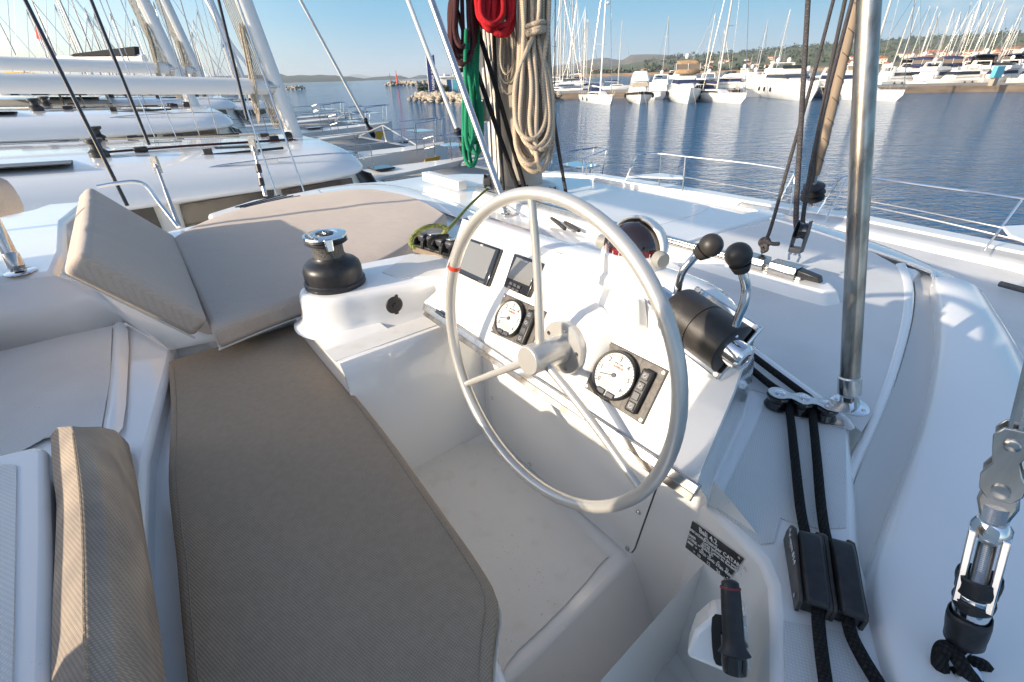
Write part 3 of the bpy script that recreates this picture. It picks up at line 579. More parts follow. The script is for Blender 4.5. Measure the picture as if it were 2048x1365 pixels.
# ---- throttle
tl, tr = onD(1352, 622, .06), onD(1448, 690, .06); ta = (tr-tl).normalized()
tc_ = (tl+tr)/2
th = thing('throttle', 'twin engine throttle with black shell, chrome levers and black ball knobs', 'throttle', tc_-ND*.06)
m = MB(); hl = (tr-tl).length/2+.012; rows = []; e1 = ND; e2 = ta.cross(e1).normalized()
for u in (-1, -.97, -.04, -.03, .03, .04, .97, 1):
    k = 1.0 if abs(u) > .04 else (.965 if abs(u) < .035 else 1.); k = .93 if abs(u) == 1 else k
    rows.append([tc_-ND*.035+ta*hl*u+(e1*(max(0, math.sin(t))*.078)*k+e2*math.cos(t)*.058*k) for t in [rad(-10+200*j/20) for j in range(21)]])
m.grid(rows, True); m.add(rows[0], [tuple(range(21))]); m.add(rows[-1], [tuple(range(21))]); m.build('shell', 'throttle', th, angle=50)
m = MB(); m.box(tc_-ND*.052, ta*(hl+.010), e2*.070, ND*.006); bp_ = m.build('base_plate', 'chrome', th, .004)
for a_ in (-1, 1):
    for b_ in (-1, 1): MB().lathe(tc_-ND*.046+ta*(hl-.002)*a_+e2*.062*b_, ND, [(.007, 0), (.006, .003), (0, .003)], 12).build('screw', 'steel', bp_)
for sgn, (hx, hy), pth_, kn in ((-1, (1341, 612), ((1349, 606, 1.12), (1358, 565, 1.08), (1368, 540, 1.06), (1392, 512, 1.04), (1410, 500, 1.03)), (1422, 491, 1.02)),
                                (1, (1458, 682), ((1468, 662, .97), (1487, 610, .94), (1492, 580, .93), (1489, 560, .92), (1481, 532, .91)), (1477, 511, .90))):
    c_ = ad(hx, hy, .985 if sgn > 0 else 1.14)
    if sgn > 0: c_ = tr+ta*.008
    else: c_ = tl-ta*.02
    m = MB(); m.lathe(c_, ta*sgn, [(.027, -.01), (.029, .0), (.029, .038), (.024, .044), (.014, .045), (.013, .040), (0, .040)], 28); hb_ = m.build('hub', 'chrome', th)
    dep0 = (c_+ta*sgn*.02-EYE).dot(FW)
    pts = [c_+ta*sgn*.02]+[ad(x, y, dep0+(d-pth_[0][2])) for x, y, d in pth_]; kp = ad(kn[0], kn[1], dep0+kn[2]-pth_[0][2])
    m = MB(); m.tube(smooth(pts+[kp], 6), .0088, 12); lv = m.build('lever', 'chrome', th, angle=80)
    m = MB(); m.ball(kp, .0242, 28); m.lathe(kp, (pts[-1]-kp), [(.02, .018), (.014, .034), (.011, .034)], 20); m.build('knob', 'throttle', lv, angle=60)
    if sgn > 0: m = MB(); m.lathe(c_, ta, [(.014, .0405), (.012, .043), (0, .043)], 20); m.build('cap', 'blackgloss', hb_)
# ================================================================== CUSHIONS
def cushion(name, label, rows, off, mt, bev=.022, pipe=None, cat='cushion', jit=.003):
    # rows: grid of surface points (top face); off: thickness vector
    base_pt = rows[0][0]
    n = len(rows); k = len(rows[0]); R2 = []
    for i, r in enumerate(rows): R2.append([V(q) for q in r])
    per = R2[0]+[r[-1] for r in R2[1:]]+R2[-1][::-1][1:]+[r[0] for r in R2[::-1][1:-1]]
    m = MB(); m.grid(R2); o = V(off)
    loop = per+[per[0]]; m.grid([loop, [q+o*.5 for q in loop], [q+o for q in loop]]); m.grid([[q+o for q in r] for r in R2])
    root = m.build(name, mt, None, bev, 4, angle=50, origin=base_pt)
    tag(root, label, cat)
    if pipe:
        m = MB(); m.tube([q+o*.94+(q-sum(per, V())/len(per)).normalized()*.003 for q in (pipe or per)], .004, 6); m.build('piping', 'piping', root)
    return root
def puff(rows, h):
    n = len(rows)-1; k = len(rows[0])-1; nrm = (rows[0][-1]-rows[0][0]).cross(rows[-1][0]-rows[0][0]).normalized()
    if nrm.z < 0: nrm = -nrm
    out_ = []
    for i, r in enumerate(rows):
        out_.append([])
        for j, q in enumerate(r):
            u, v = i/n, j/k; e = min(1, 6*min(u, 1-u))*min(1, 6*min(v, 1-v)); e = e*e*(3-2*e)
            out_[-1].append(q+nrm*(h*e+.0035*math.sin(u*17+v*5)*math.sin(v*23-u*7)*e))
    return out_
def between(a, b, n): return [a*(1-i/n)+b*i/n for i in range(n+1)]
# sun pad seat
L1 = smooth(Z(3.38, (417, 648), (380, 560), (350, 478)), 4); L2 = smooth(Z(3.38, (700, 560), (640, 470), (560, 398)), 4)
E_near = smooth(Z(3.38, (422, 660), (520, 622), (610, 590), (700, 552), (790, 508), (845, 472), (893, 428)), 3)
E_far = smooth(Z(3.38, (343, 476), (400, 446), (470, 420), (560, 399), (640, 386), (700, 379), (742, 377)), 3)
mid = [(a+b)/2 for a, b in zip(E_near, E_far)]
rows = []
for t in [0, .04, .1, .2, .35, .5, .65, .8, .9, .96, 1]: rows.append([a*(1-t)+b*t for a, b in zip(E_near, E_far)])
# rounded forward edge
for i, r in enumerate(rows):
    t = [0, .04, .1, .2, .35, .5, .65, .8, .9, .96, 1][i]; r[-1] = r[-1]+EF*.10*math.sin(math.pi*t)
rows = puff([r[::1] for r in rows], .012)
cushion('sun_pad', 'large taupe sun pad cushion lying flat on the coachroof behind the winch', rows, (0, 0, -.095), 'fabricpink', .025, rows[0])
m = MB(); pq = [az(478, 655, 3.295), az(507, 650, 3.295), az(505, 662, 3.27), az(480, 664, 3.27)]
m.prism([q+ES*.004 for q in pq], -ES*.001); tg = m.build('care_label', 'white', D.objects['sun_pad']); text('FAVORIT', (pq[3]+pq[2])/2+ES*.006+EZ*.012, pq[1]-pq[0], EZ, .010, 'inkgrey', tg, align='CENTER')
# raised backrest of the pad
NT, NBt, FT, FB = ons(162, 503, -2.0), ons(420, 640, -2.0), ons(178, 372, -3.62), ons(352, 474, -3.62)
rows = [[(NT*(1-u)+NBt*u)*(1-v)+(FT*(1-u)+FB*u)*v for v in [j/44 for j in range(45)]] for u in [i/16 for i in range(17)]]
nrm = (NBt-NT).cross(FT-NT).normalized(); nrm = nrm if nrm.z > 0 else -nrm
rows = puff(rows, .014)
rg = random.Random(2); wr = [(rg.uniform(.12, .9), rg.uniform(.012, .03), rg.uniform(.002, .0048), rg.uniform(-.10, .10), rg.uniform(.3, 1.)) for _ in range(16)]
for i, r in enumerate(rows):                      # creases pulled in from the top edge
    for j, q in enumerate(r):
        u, v = i/16, j/44; h_ = sum(a*math.exp(-((v-c-k*u)/w_)**2)*max(0, 1-u/ln) for c, w_, a, k, ln in wr)
        if 0 < i < 16 and 0 < j < 44: r[j] = q-nrm*h_
bk = -nrm*.095
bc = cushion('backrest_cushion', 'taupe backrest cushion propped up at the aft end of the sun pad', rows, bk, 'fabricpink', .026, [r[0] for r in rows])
MB().tube([r[1]+nrm*.0 for r in rows[1:-1]], .0016, 5).build('seam', 'fabricpink', bc); MB().tube([q+nrm*.0 for q in rows[1][1:-1]], .0016, 5).build('seam', 'fabricpink', bc)
# helm seat cushion
en = [P(*fsz(q)) for q in Z(3.225, (334, 722), (339, 800), (337, 880), (334, 960), (341, 1040), (350, 1120), (358, 1220), (372, 1365), (395, 1560))]
ef_ = Z(3.225, (592, 646), (672, 742), (762, 852), (838, 955), (902, 1045), (955, 1120), (995, 1196), (985, 1290), (968, 1560))
en = smooth(en, 3); ef_ = smooth(ef_, 3)
rows = [[a*(1-t)+b*t for a, b in zip(en, ef_)] for t in [0, .04, .1, .2, .35, .5, .65, .8, .9, .96, 1]]
rows = puff(rows, .008)
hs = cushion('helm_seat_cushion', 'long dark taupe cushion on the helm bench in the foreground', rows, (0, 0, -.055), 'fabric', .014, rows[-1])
for k in (1, -2): MB().tube([q+EZ*.0002 for q in rows[k][1:]], .0012, 5).build('seam', 'brownwrap', hs)
WNX = V((0, 0, 0))
# seat back cushion, lower left
S0 = -1.42
e0 = [ons(104, 868, S0), ons(147, 848, S0), ons(252, 884, S0)]
prof_ = [az(103, 870, 3.55), az(147, 850, 3.60), az(252, 884, 3.27)]
st = [((102, 876), (143, 852), (160, 854), (250, 886)), ((101, 895), (148, 872), (175, 880), (256, 900)), ((106, 960), (160, 960), (200, 965), (272, 980)), ((112, 1010), (166, 1030), (210, 1032), (283, 1060)), ((108, 1120), (170, 1120), (215, 1122), (297, 1150)), ((102, 1240), (172, 1240), (225, 1242), (313, 1260)), ((100, 1365), (178, 1365), (235, 1367), (326, 1380)), ((100, 1600), (190, 1600), (260, 1600), (350, 1620))]
rows = []
for n_, (a, b, c, d) in enumerate(st):
    A0 = az(a[0], a[1], 3.49); B0 = az(b[0], b[1], 3.55); C0 = az(c[0], c[1], 3.535); D0 = az(d[0], d[1], 3.25); wob = .006*math.sin(n_*2.1)
    AB = (A0+B0)/2+EZ*.010+WNX*.004; CD = (C0*.55+D0*.45)+EF*(.022+wob)+EZ*.008
    rows.append([A0+V((0, 0, -.22)), A0, AB, B0, C0, C0*.8+D0*.2+EF*.016+EZ*.006, CD, C0*.2+D0*.8+EF*.014, D0, D0+V((0, 0, -.05))-EF*.03])
NC_ = len(rows[0]); cols = [smooth([r[i] for r in rows], 3) for i in range(NC_)]; rows = [list(c) for c in zip(*cols)]
m = MB(); m.grid(rows); m.add(rows[0], [tuple(range(NC_))])
sb = m.build('seat_back_cushion', 'fabricpink', None, .015, 4, angle=60, origin=rows[0][0]); sb.data.materials[0] = mat('woven_fabric', (.52, .425, .33), .95, weave=(.0048, .0008, .72, rad(33)), noise=(9., (.33, .28, .24), .35, .7), spec=.15)
tag(sb, 'taupe woven seat back cushion standing at the lower left, partly in sun', 'cushion')
m = MB(); m.tube([q+V((0, 0, .006)) for q in [r[3] for r in rows[3:]]], .0022, 6); m.build('seam', 'fabric', sb)
m = MB(); m.tube([r[8]+EF*.002 for r in rows], .0035, 6); m.build('piping', 'fabric', sb)
# blurred cushion at the left frame edge
m = MB(); c_ = ad(-10, 395, 3.4); m.lathe(c_-V((0, 0, .14)), EZ, [(.0, 0), (.10, .0), (.13, .03), (.13, .22), (.10, .27), (0, .28)], 20)
o = m.build('bolster', 'fabricpink', None, sub=1, origin=c_); tag(o, 'rolled beige bolster at the left edge beside the backrest', 'bolster')
m = MB(); m.prism(Z(3.32, (-80, 470), (0, 463), (48, 448), (30, 470), (20, 560), (-80, 620)), (0, 0, -.06)); o = m.build('cockpit_cushion', 'fabric', None, .02, 3, origin=az(-20, 500, 3.3)); tag(o, 'dark cushion below the bolster at the left edge', 'cushion')
# ================================================================== WINCH
wc = P(.52, -1.88, 3.455)
m = MB(); m.prism(Z(3.285, (428, 675), (520, 642), (560, 628), (612, 606), (680, 590), (640, 540), (420, 600)), (0, 0, -.12)); m.build('pad_base', 'gelgloss', boat, .012, 3)
def podline(g, z):                                # outline of the pod the winch stands on, grown by g
    fc_, sc0 = .52, -1.865; R_ = .158+g; pts = []
    for i in range(19): a = rad(205-i*115/18); pts.append(P(fc_+R_*math.cos(a), sc0+R_*math.sin(a), z))
    e0 = pts[-1]; e1 = P(.95, -1.605+g*.9, z); pts += [e0*(1-k/8)+e1*(k/8) for k in range(1, 9)]
    return pts+[P(.97, -1.75, z), P(.95, -2.0, z), P(.5, -2.06, z)]
m = MB(); PR = [(.05, 3.30), (.025, 3.316), (.010, 3.335), (.004, 3.37), (.0, 3.425), (-.006, 3.442), (-.016, 3.452), (-.03, 3.454)]
m.grid([podline(g, z) for g, z in PR], True); m.poly(podline(-.03, 3.454)); m.build('winch_pedestal', 'gelgloss', boat, angle=60)
w = thing('winch', 'black self-tailing winch with chrome top on the white pedestal beside the sun pad', 'winch', wc)
m = MB(); m.lathe(wc, EZ, [(.122, .0), (.124, .004), (.124, .02), (.119, .023), (.1165, .026), (.117, .07), (.112, .088), (.098, .102), (.080, .108), (.068, .115), (.064, .125)], 48); m.build('base', 'black', w, angle=40)
m = MB(); m.lathe(wc, EZ, [(.063, .12), (.060, .135), (.060, .165), (.064, .178)], 40); m.build('drum', mat('gritty_drum', (.05, .048, .045), .55, noise=(260., (.16, .15, .14), .45, .62), bump=(300., .0015)), w)
m = MB(); m.lathe(wc, EZ, [(.06, .176), (.078, .180), (.084, .184), (.078, .190), (.083, .196), (.080, .201), (.06, .201)], 40); m.build('jaw', 'black', w)
m = MB(); m.lathe(wc, EZ, [(.070, .201), (.083, .203), (.086, .207), (.084, .213), (.066, .217), (.048, .217), (.045, .2135), (.035, .2135)], 48); tp = m.build('chrome_top', 'chrome', w, angle=40)
m = MB(); m.lathe(wc, EZ, [(.036, .213), (.034, .217), (.022, .218), (.020, .212), (0, .211)], 30); m.build('socket', 'black', tp)
m = MB()
for k in range(8): a = k*math.pi/4; m.box(wc+EZ*.216+V((math.cos(a), math.sin(a), 0))*.016, V((math.cos(a), math.sin(a), 0))*.005, V((-math.sin(a), math.cos(a), 0))*.0025, EZ*.003)
m.build('star', 'steel', tp)
dv = (az(662, 500, 3.64)-az(649, 470, 3.67)); dv.z = 0; dv.normalize(); pv = V((-dv.y, dv.x, 0))
m = MB(); m.hull2([wc+dv*.05+pv*.018+EZ*.218, wc+dv*.05-pv*.018+EZ*.218, wc+dv*.088-pv*.016+EZ*.214, wc+dv*.088+pv*.016+EZ*.214], [wc+dv*.06+pv*.016+EZ*.195, wc+dv*.06-pv*.016+EZ*.195, wc+dv*.096-pv*.014+EZ*.165, wc+dv*.096+pv*.014+EZ*.165]); m.build('feeder_arm', 'chrome', w, .005, 3)
for k, ch in enumerate('HARKEN'):
    a = math.atan2(dv.y, dv.x)-.55-.22*(5-k); q = wc+V((math.cos(a), math.sin(a), 0))*.071+EZ*.2165; tx = V((-math.sin(a), math.cos(a), 0)); text(ch, q, tx, V((-math.cos(a), -math.sin(a), 0)), .014, 'dark', tp, align='CENTER')
# power socket cap and steel catch on the coaming wall
sk = thing('socket_cap', 'round black socket cap on the white wall below the winch', 'socket cap', ons(788, 610, -1.615))
c_ = ons(788, 610, -1.612); m = MB(); m.lathe(c_, ES, [(.036, 0), (.036, .006), (.030, .010), (0, .010)], 30); m.box(c_+ES*.004+EZ*.033+EF*.014, EF*.006, EZ*.008, ES*.004); m.box(c_+ES*.004-EZ*.033+EF*.004, EF*.008, EZ*.008, ES*.004); m.build('cap', 'black', sk, .001)
m = MB(); m.lathe(c_+ES*.010, ES, [(.012, 0), (.011, .004), (0, .004)], 6); m.build('boss', 'black', sk)
ct = thing('steel_catch', 'small stainless deck catch on the left of the winch pedestal', 'catch', ad(620, 635, 1.95)); c_ = ad(618, 634, 1.93)
nn_ = (EYE-c_).normalized(); m = MB(); m.lathe(c_-nn_*.004, nn_-EF*.4, [(.030, 0), (.030, .004), (.022, .004), (.022, .0)], 20); m.box(c_, EZ*.03, (EZ.cross(nn_)).normalized()*.004, nn_*.005); m.lathe(c_+EZ*.012, nn_, [(.008, 0), (.008, .008), (0, .01)], 12); m.build('ring', 'steel', ct)
m = MB(); m.box(c_-nn_*.012+ES*.01, EZ*.03, EF*.02, nn_*.003); m.build('plate', 'chrome', ct, .002)
# ================================================================== LINE CLUTCHES
def clutch_bank(name, label, o, X, Y, n, w, L, h, levers, plate='black'):
    # o: corner on the deck, X across, Y along the rope, n clutches
    t = thing(name, label, 'line clutch', o)
    for i in range(n):
        b0_ = o+X*(w*i)
        m = MB()
        for sd in (0.0, .86):
            q = [b0_+X*w*(sd)+Y*(L*u)+EZ*(h*v) for u, v in ((0, 0), (-.02, .35), (.02, .70), (.12, .86), (.30, .80), (.62, .62), (.95, .50), (1.0, .40), (1.0, 0))]; m.prism(q, X*w*.13)
        m.build('side_plate', plate, t, .0015)
        m = MB(); m.box(b0_+X*w*.5+Y*L*.5+EZ*h*.22, X*w*.37, Y*L*.48, EZ*h*.20); m.build('body', 'black', t, .004)
        m = MB(); q = [b0_+X*w*.16+Y*(L*u)+EZ*(h*v) for u, v in ((.18, .55), (.14, .88), (.20, 1.0), (.32, 1.0), (.60, .88), (1.02, .66), (1.06, .50), (.95, .42), (.5, .45))]; m.prism(q, X*w*.68); m.build('lever', levers, t, .006, 3)
    return t
c1, c2 = az(1566, 1080, 3.21), az(1588, 1222, 3.21); c3 = az(1690, 1245, 3.21)
Yc = (c2-c1); Lc = Yc.length*1.0; Yc.normalize(); Xc = Yc.cross(EZ); Xc = Xc if Xc.dot(ES) > 0 else -Xc
wcl = .062
ck = clutch_bank('line_clutch', 'twin black rope clutch on the side deck at the lower right', c1, Xc, Yc, 2, wcl, Lc, .085, 'black', mat('clutch_side', (.075, .065, .055), .45, noise=(30., (.05, .045, .04), .4, .7)))
c_ = c1+Yc*Lc*.12+EZ*.052-Xc*.002
text('V-cam 814', c_, Yc, -Xc*0+EZ, .019, 'ink', ck)
for u, v in ((.12, .72), (.30, .55), (.88, .25)): MB().lathe(c1+Yc*Lc*u+EZ*.085*v-Xc*.001, -Xc, [(.005, 0), (.005, .002), (0, .002)], 12).build('rivet', 'steel', ck)
# clutches behind the sun pad corner
o1, o2 = az(828, 503, 3.44), az(874, 517, 3.44); Xb = (o2-o1); wb = Xb.length*1.55/4; Xb.normalize(); Yb = EZ.cross(Xb); Yb = Yb if Yb.dot(EF) > 0 else -Yb
ck2 = clutch_bank('line_clutch', 'bank of black rope clutches with grey levers at the corner of the sun pad', o1+Xb*.0, Xb, Yb, 4, wb, .15, .088, 'dark')
for i in range(1, 4):
    m = MB(); q = o1+Xb*wb*(i+.5)+Yb*.062+EZ*.091; m.box(q, Xb*wb*.2, Yb*.036-EZ*.006, EZ*.003); m.build('lever_pad', 'steel', ck2, .002)
m = MB(); m.box(o1+Xb*wb*2+Yb*.005+EZ*.012, Xb*wb*2.02, Yb*.012, EZ*.014); m.build('foot', 'brownwrap', ck2, .002)
def ropething(name, label, paths, r, mt, cat='rope', group=None, sm=5, closed=False, seg=8):
    m = MB()
    for p in paths: m.tube(smooth(p, sm, closed), r, seg, closed)
    o = m.build(name, mt, None, origin=paths[0][0], angle=80); return tag(o, label, cat, group)
ropething('rope', 'lime green rope running from the mast foot to the clutches by the sun pad', [[az(975, 378, 3.3), az(940, 410, 3.36), az(905, 450, 3.45), az(885, 470, 3.49), ad(893, 458, 2.05)+EZ*.0, ad(870, 452, 2.0), ad(845, 458, 1.95), ad(826, 474, 1.93), ad(822, 490, 1.92), ad(832, 496, 1.93)]], .0105, 'ropelime')
ropething('rope', 'short black rope end looping out of the clutches by the sun pad', [[ad(868, 500, 1.92), ad(858, 490, 1.90), ad(862, 480, 1.90), ad(880, 474, 1.93), ad(895, 472, 1.98)]], .009, 'ropeblack')
# ================================================================== ROPE ORGANISER AND FURLING LINES
og = thing('rope_organiser', 'stainless organiser with three black sheaves guiding two ropes on the side deck', 'rope guide', az(1610, 815, 3.21))
pts = [(1559, 789), (1608, 799), (1655, 811)]
cs = [az(x, y, 3.262) for x, y in pts]; Xo = (cs[2]-cs[0]).normalized(); Yo = EZ.cross(Xo)
def plate_out(z, k=1.):
    up_, lo = [], []
    for i in range(33):
        u = i/32; t = -.035+u*(.035+.06+(cs[2]-cs[0]).length); f_ = t/((cs[2]-cs[0]).length/2)
        wv = .0245+.0085*math.cos(2*math.pi*f_) if 0 <= f_ <= 2 else (.033*math.sqrt(max(.02, 1-(t/.036)**2)) if f_ < 0 else .033-(f_-2)*.004)
        c_ = cs[0]+Xo*t; c_ = V((c_.x, c_.y, z)); up_.append(c_+Yo*wv); lo.append(c_-Yo*wv)
    return up_+lo[::-1]
m = MB(); m.prism(plate_out(3.268), (0, 0, -.004)); pl = m.build('top_plate', 'steel', og, .0012)
m = MB(); m.prism(plate_out(3.212), (0, 0, -.004)); m.build('base_plate', 'steel', og, .001)
for c_ in cs:
    g = V((c_.x, c_.y, 3.213)); m = MB(); m.lathe(g, EZ, [(.036, 0), (.038, .006), (.030, .025), (.038, .044), (.036, .050), (0, .05)], 32); m.build('sheave', 'blackgloss', og, angle=40)
    m = MB(); m.lathe(g+EZ*.055, EZ, [(.015, 0), (.015, .003), (.012, .005), (.006, .005), (.005, .003), (0, .003)], 24); m.build('pin', 'chrome', og)
rA = [az(x, y, 3.232) for x, y in ((1490, 728), (1530, 762), (1556, 781), (1572, 797), (1580, 830), (1590, 920), (1600, 1010), (1610, 1065), (1622, 1120), (1634, 1200), (1638, 1260), (1645, 1320), (1655, 1400), (1660, 1500))]
rB = [az(x, y, 3.232) for x, y in ((1490, 700), (1545, 742), (1600, 783), (1622, 802), (1626, 840), (1634, 920), (1642, 1010), (1652, 1075), (1672, 1140), (1690, 1200), (1700, 1262), (1722, 1310), (1755, 1365), (1800, 1440))]
ropething('rope', 'black furling rope nearer the console, through the organiser and the left clutch', [rA], .0125, 'ropeblack', sm=6)
ropething('rope', 'black furling rope on the outer side, through the organiser and the right clutch', [rB], .0125, 'ropeblack', sm=6)
# ================================================================== BIMINI POSTS
def post(name, label, top_, bot, r, foot, mt='steelw', cat='post', n=None, slope=None):
    t = thing(name, label, cat, foot); ax = (top_-bot); far = bot+ax*1.9
    m = MB(); m.tube([bot, far], r, 28); m.build('tube', mt, t)
    a = ax.normalized(); m = MB(); m.lathe(bot-a*.02, a, [(r*.9, -.01), (r*1.18, 0), (r*1.18, .055), (r*1.05, .06)], 28); m.build('collar', 'steel', t)
    n = n or EZ
    m = MB(); m.lathe(foot, n, [(r*2.1, 0), (r*2.1, .004), (r*1.9, .006), (0, .006)], 36); ft = m.build('foot_plate', 'chrome', t)
    s_ = a.cross(ES).normalized().cross(a).normalized(); m = MB()
    for k in (-1, 1): m.hull2([foot+n*.003+s_*k*r*.7+EF*x for x in (-r*.7, r*.7)]+[foot+n*.003+s_*k*r*1.0+EF*x for x in (r*.7, -r*.7)], [bot-a*.028+s_*k*r*.5+EF*x for x in (-r*.3, r*.3)]+[bot-a*.028+s_*k*r*.8+EF*x for x in (r*.3, -r*.3)])
    m.box(bot-a*.03, a*.022, s_*r*.45, EF*r*.5); m.build('fork', 'steel', t, .002)
    for k in (-1, 1): MB().lathe(foot+n*.006+ES*k*r*1.5, n, [(.007, 0), (.006, .002), (0, .002)], 10).build('screw', 'steel', t)
post('awning_post', 'thick weathered steel awning post standing right of the throttle levers', ad(1738, 0, 1.17), ad(1699, 775, 1.48), .0275, az(1698, 812, 3.206))
post('awning_post', 'slim polished steel awning post leaning up past the mast foot', ad(862, 0, 3.5), ad(1008, 408, 3.72), .028, az(1016, 428, 3.21), 'steel')
post('awning_post', 'steel awning post with round foot plate at the left edge below the bolster', ad(-8, 455, 2.0), ad(28, 525, 2.04), .026, az(42, 545, 3.503), 'steel')
# loop grab rail behind the backrest
g = [ad(x, y, d) for x, y, d in ((195, 374, 3.9), (235, 367, 3.95), (270, 364, 4.0), (292, 372, 4.05), (312, 398, 4.1), (335, 428, 4.12), (356, 455, 4.1))]
o = MB().tube(smooth(g, 6), .017, 12).build('grab_rail', 'chrome', None, origin=g[-1]); tag(o, 'curved polished grab rail behind the backrest cushion', 'handrail')
# ================================================================== TRAVELLER
tv = thing('mainsheet_traveller', 'silver mainsheet traveller track and car on a white plinth across the coachroof', 'traveller', az(1450, 520, 3.2))
ta_, tb_ = az(1310, 478, 3.27), az(1605, 560, 3.27); tA = (tb_-ta_).normalized(); tF = EZ.cross(tA); tF = tF if tF.dot(EF) > 0 else -tF
k0 = ta_-tA*2.0
m = MB(); m.hull2([k0+tF*.07+EZ*-.0, tb_+tA*.10+tF*.075, tb_+tA*.16, tb_+tA*.13-tF*.07, tb_-tF*.09, k0-tF*.08], [q+EZ*-.085+e for q, e in ((k0+tF*.07, tF*.03), (tb_+tA*.10+tF*.075, tF*.04+tA*.03), (tb_+tA*.16, tA*.05), (tb_+tA*.13-tF*.07, tA*.04-tF*.03), (tb_-tF*.09, -tF*.03), (k0-tF*.08, -tF*.03))]); m.build('plinth', 'gel', tv, .018, 3)
m = MB(); m.box((k0+tb_)/2+EZ*.010, (tb_-k0)/2, tF*.030, EZ*.010); m.box((k0+tb_)/2+EZ*.026, (tb_-k0)/2, tF*.017, EZ*.008); tk = m.build('track', 'steel', tv, .003)
m = MB()
nb = 60
for i in range(nb):
    q = tb_-tA*(.03+i*.022)-tF*.031+EZ*.013; m.box(q, tA*.005, tF*.0015, EZ*.004)
m.build('track_hole', 'dark', tk)
carA, carB = az(1500, 510, 3.31), az(1600, 535, 3.31); cm_ = ta_+tA*((carA-ta_).dot(tA)); ce_ = ta_+tA*((carB-ta_).dot(tA)+.02); L_ = (ce_-cm_).length
for nm, u0, u1 in (('car', 0, .42), ('car', .52, 1)):
    m = MB(); a, b = cm_+tA*L_*u0, cm_+tA*L_*u1; q = [(-.046, .0), (-.052, .03), (-.040, .062), (.040, .062), (.052, .03), (.046, 0)]
    m.hull2([a+tF*x+EZ*z for x, z in q], [b+tF*x+EZ*z for x, z in q]); m.build(nm, 'steel', tv, .004)
m = MB(); a = ce_+EZ*.03; m.hull2([a+tF*.03+EZ*.022, a-tF*.03+EZ*.022, a-tF*.03-EZ*.02, a+tF*.03-EZ*.02], [a+tA*.10+tF*.024+EZ*.01, a+tA*.10-tF*.024+EZ*.01, a+tA*.115-tF*.02-EZ*.02, a+tA*.115+tF*.02-EZ*.02]); m.build('end_stop', 'black', tv, .006)
m = MB(); m.box(ce_-tA*.005+EZ*.035, tA*.006, tF*.04, EZ*.022); m.build('end_plate', 'blackgloss', tv, .003)
bl = ad(1588, 470, (az(1588, 520, 3.37)-EYE).dot(FW)); sh = az(1586, 522, 3.375)
m = MB(); m.tube(smooth([sh+tA*.02, sh+tA*.024+EZ*.03, sh+EZ*.05, sh-tA*.024+EZ*.03, sh-tA*.02], 4), .006, 8); m.lathe(sh+EZ*.03, EZ, [(.008, 0), (.01, .01), (.008, .02)], 12); m.build('shackle', 'chrome', tv)
bk_ = thing('sheet_block', 'dark pulley block holding the mainsheet above the traveller car', 'block', sh+EZ*.04)
b0_ = sh+EZ*.045; r_ = ray(1588, 470); sd = r_.cross(EZ).normalized()
m = MB()
for k in (-1, 1): m.prism([b0_+sd*k*.022+EF*x+EZ*z for x, z in ((-.02, 0), (.02, 0), (.026, .09), (.018, .155), (-.018, .155), (-.026, .09))], sd*k*.005)
m.box(b0_+EZ*.012, sd*.026, EF*.02, EZ*.012); m.build('cheek', 'dark', bk_, .003)
m = MB(); m.lathe(b0_+EZ*.105-sd*.016, sd, [(.04, 0), (.034, .016), (.04, .032)], 24); m.build('sheave', 'blackgloss', bk_)
dB = (b0_-EYE).dot(FW)
ropething('rope', 'thick grey braided mainsheet rising vertically from the block', [[b0_+EZ*.10, ad(1592, 440, dB), ad(1603, 230, dB+.02), ad(1615, 20, dB+.04), ad(1625, -160, dB+.06)]], .0125, 'ropegrey')
ropething('rope', 'thinner dark mainsheet line just behind the vertical one, leaning right beside the brown wrap', [[b0_+EZ*.12+EF*.02, ad(1608, 420, dB+.03), ad(1640, 250, dB+.1), ad(1712, -30, dB+.2)]], .010, 'ropegrey')
kn_ = az(1528, 505, 3.34); dK = (kn_-EYE).dot(FW)
ropething('rope', 'dark line tied in a knot on the traveller car, leaning up to the right', [[kn_, ad(1524, 492, dK), ad(1533, 478, dK), ad(1545, 445, dK), ad(1577, 330, dK), ad(1625, 160, dK), ad(1672, -20, dK), ad(1700, -130, dK)]], .0095, 'ropegrey')
kp_ = [ad(x, y, dK-.01+z) for x, y, z in ((1524, 486, 0), (1534, 478, -.015), (1538, 487, 0), (1528, 494, .015), (1520, 486, 0), (1528, 478, .01), (1536, 484, -.02), (1545, 488, -.02), (1558, 488, -.02))]
ropething('rope_knot', 'bulky knot with a free end on the traveller car', [kp_, [ad(1522, 505, dK-.01), ad(1533, 500, dK-.02), ad(1531, 490, dK-.02), ad(1521, 494, dK)]], .011, 'ropegrey', cat='knot')
# ================================================================== FORESTAY WITH BROWN WRAP
fs_ = -3.2; fb = ons(1622, 412, fs_); ft_ = ons(1632, 350, fs_); fT = ons(1716, -10, fs_)
fst = thing('furled_headsail', 'brown wrapped furled headsail rising from the bow', 'furled sail', fb)
ax = (fT-ft_); m = MB(); n_ = 30; pts = [ft_+ax*(i/n_*1.6) for i in range(n_+1)]
m.tube(pts, [.055+.020*min(1, i/4)+.004*math.sin(i*1.9) for i in range(n_+1)], 16); m.build('wrapped_sail', 'brownwrap', fst, angle=80)
for i in range(9):
    m = MB(); c_ = ft_+ax*(.05+i*.12); w1 = ax.normalized().cross(ES).normalized(); m.tube([c_+ax.normalized()*(.20*k/10)+(w1*math.cos(k/10*math.pi)+ES*math.sin(k/10*math.pi))*.080 for k in range(11)], .004, 4); m.build('wrap_edge', 'blackcanvas', fst)
m = MB(); m.tube([fb, ft_+ax*.02], .03, 10); m.build('stay', 'alu', fst)
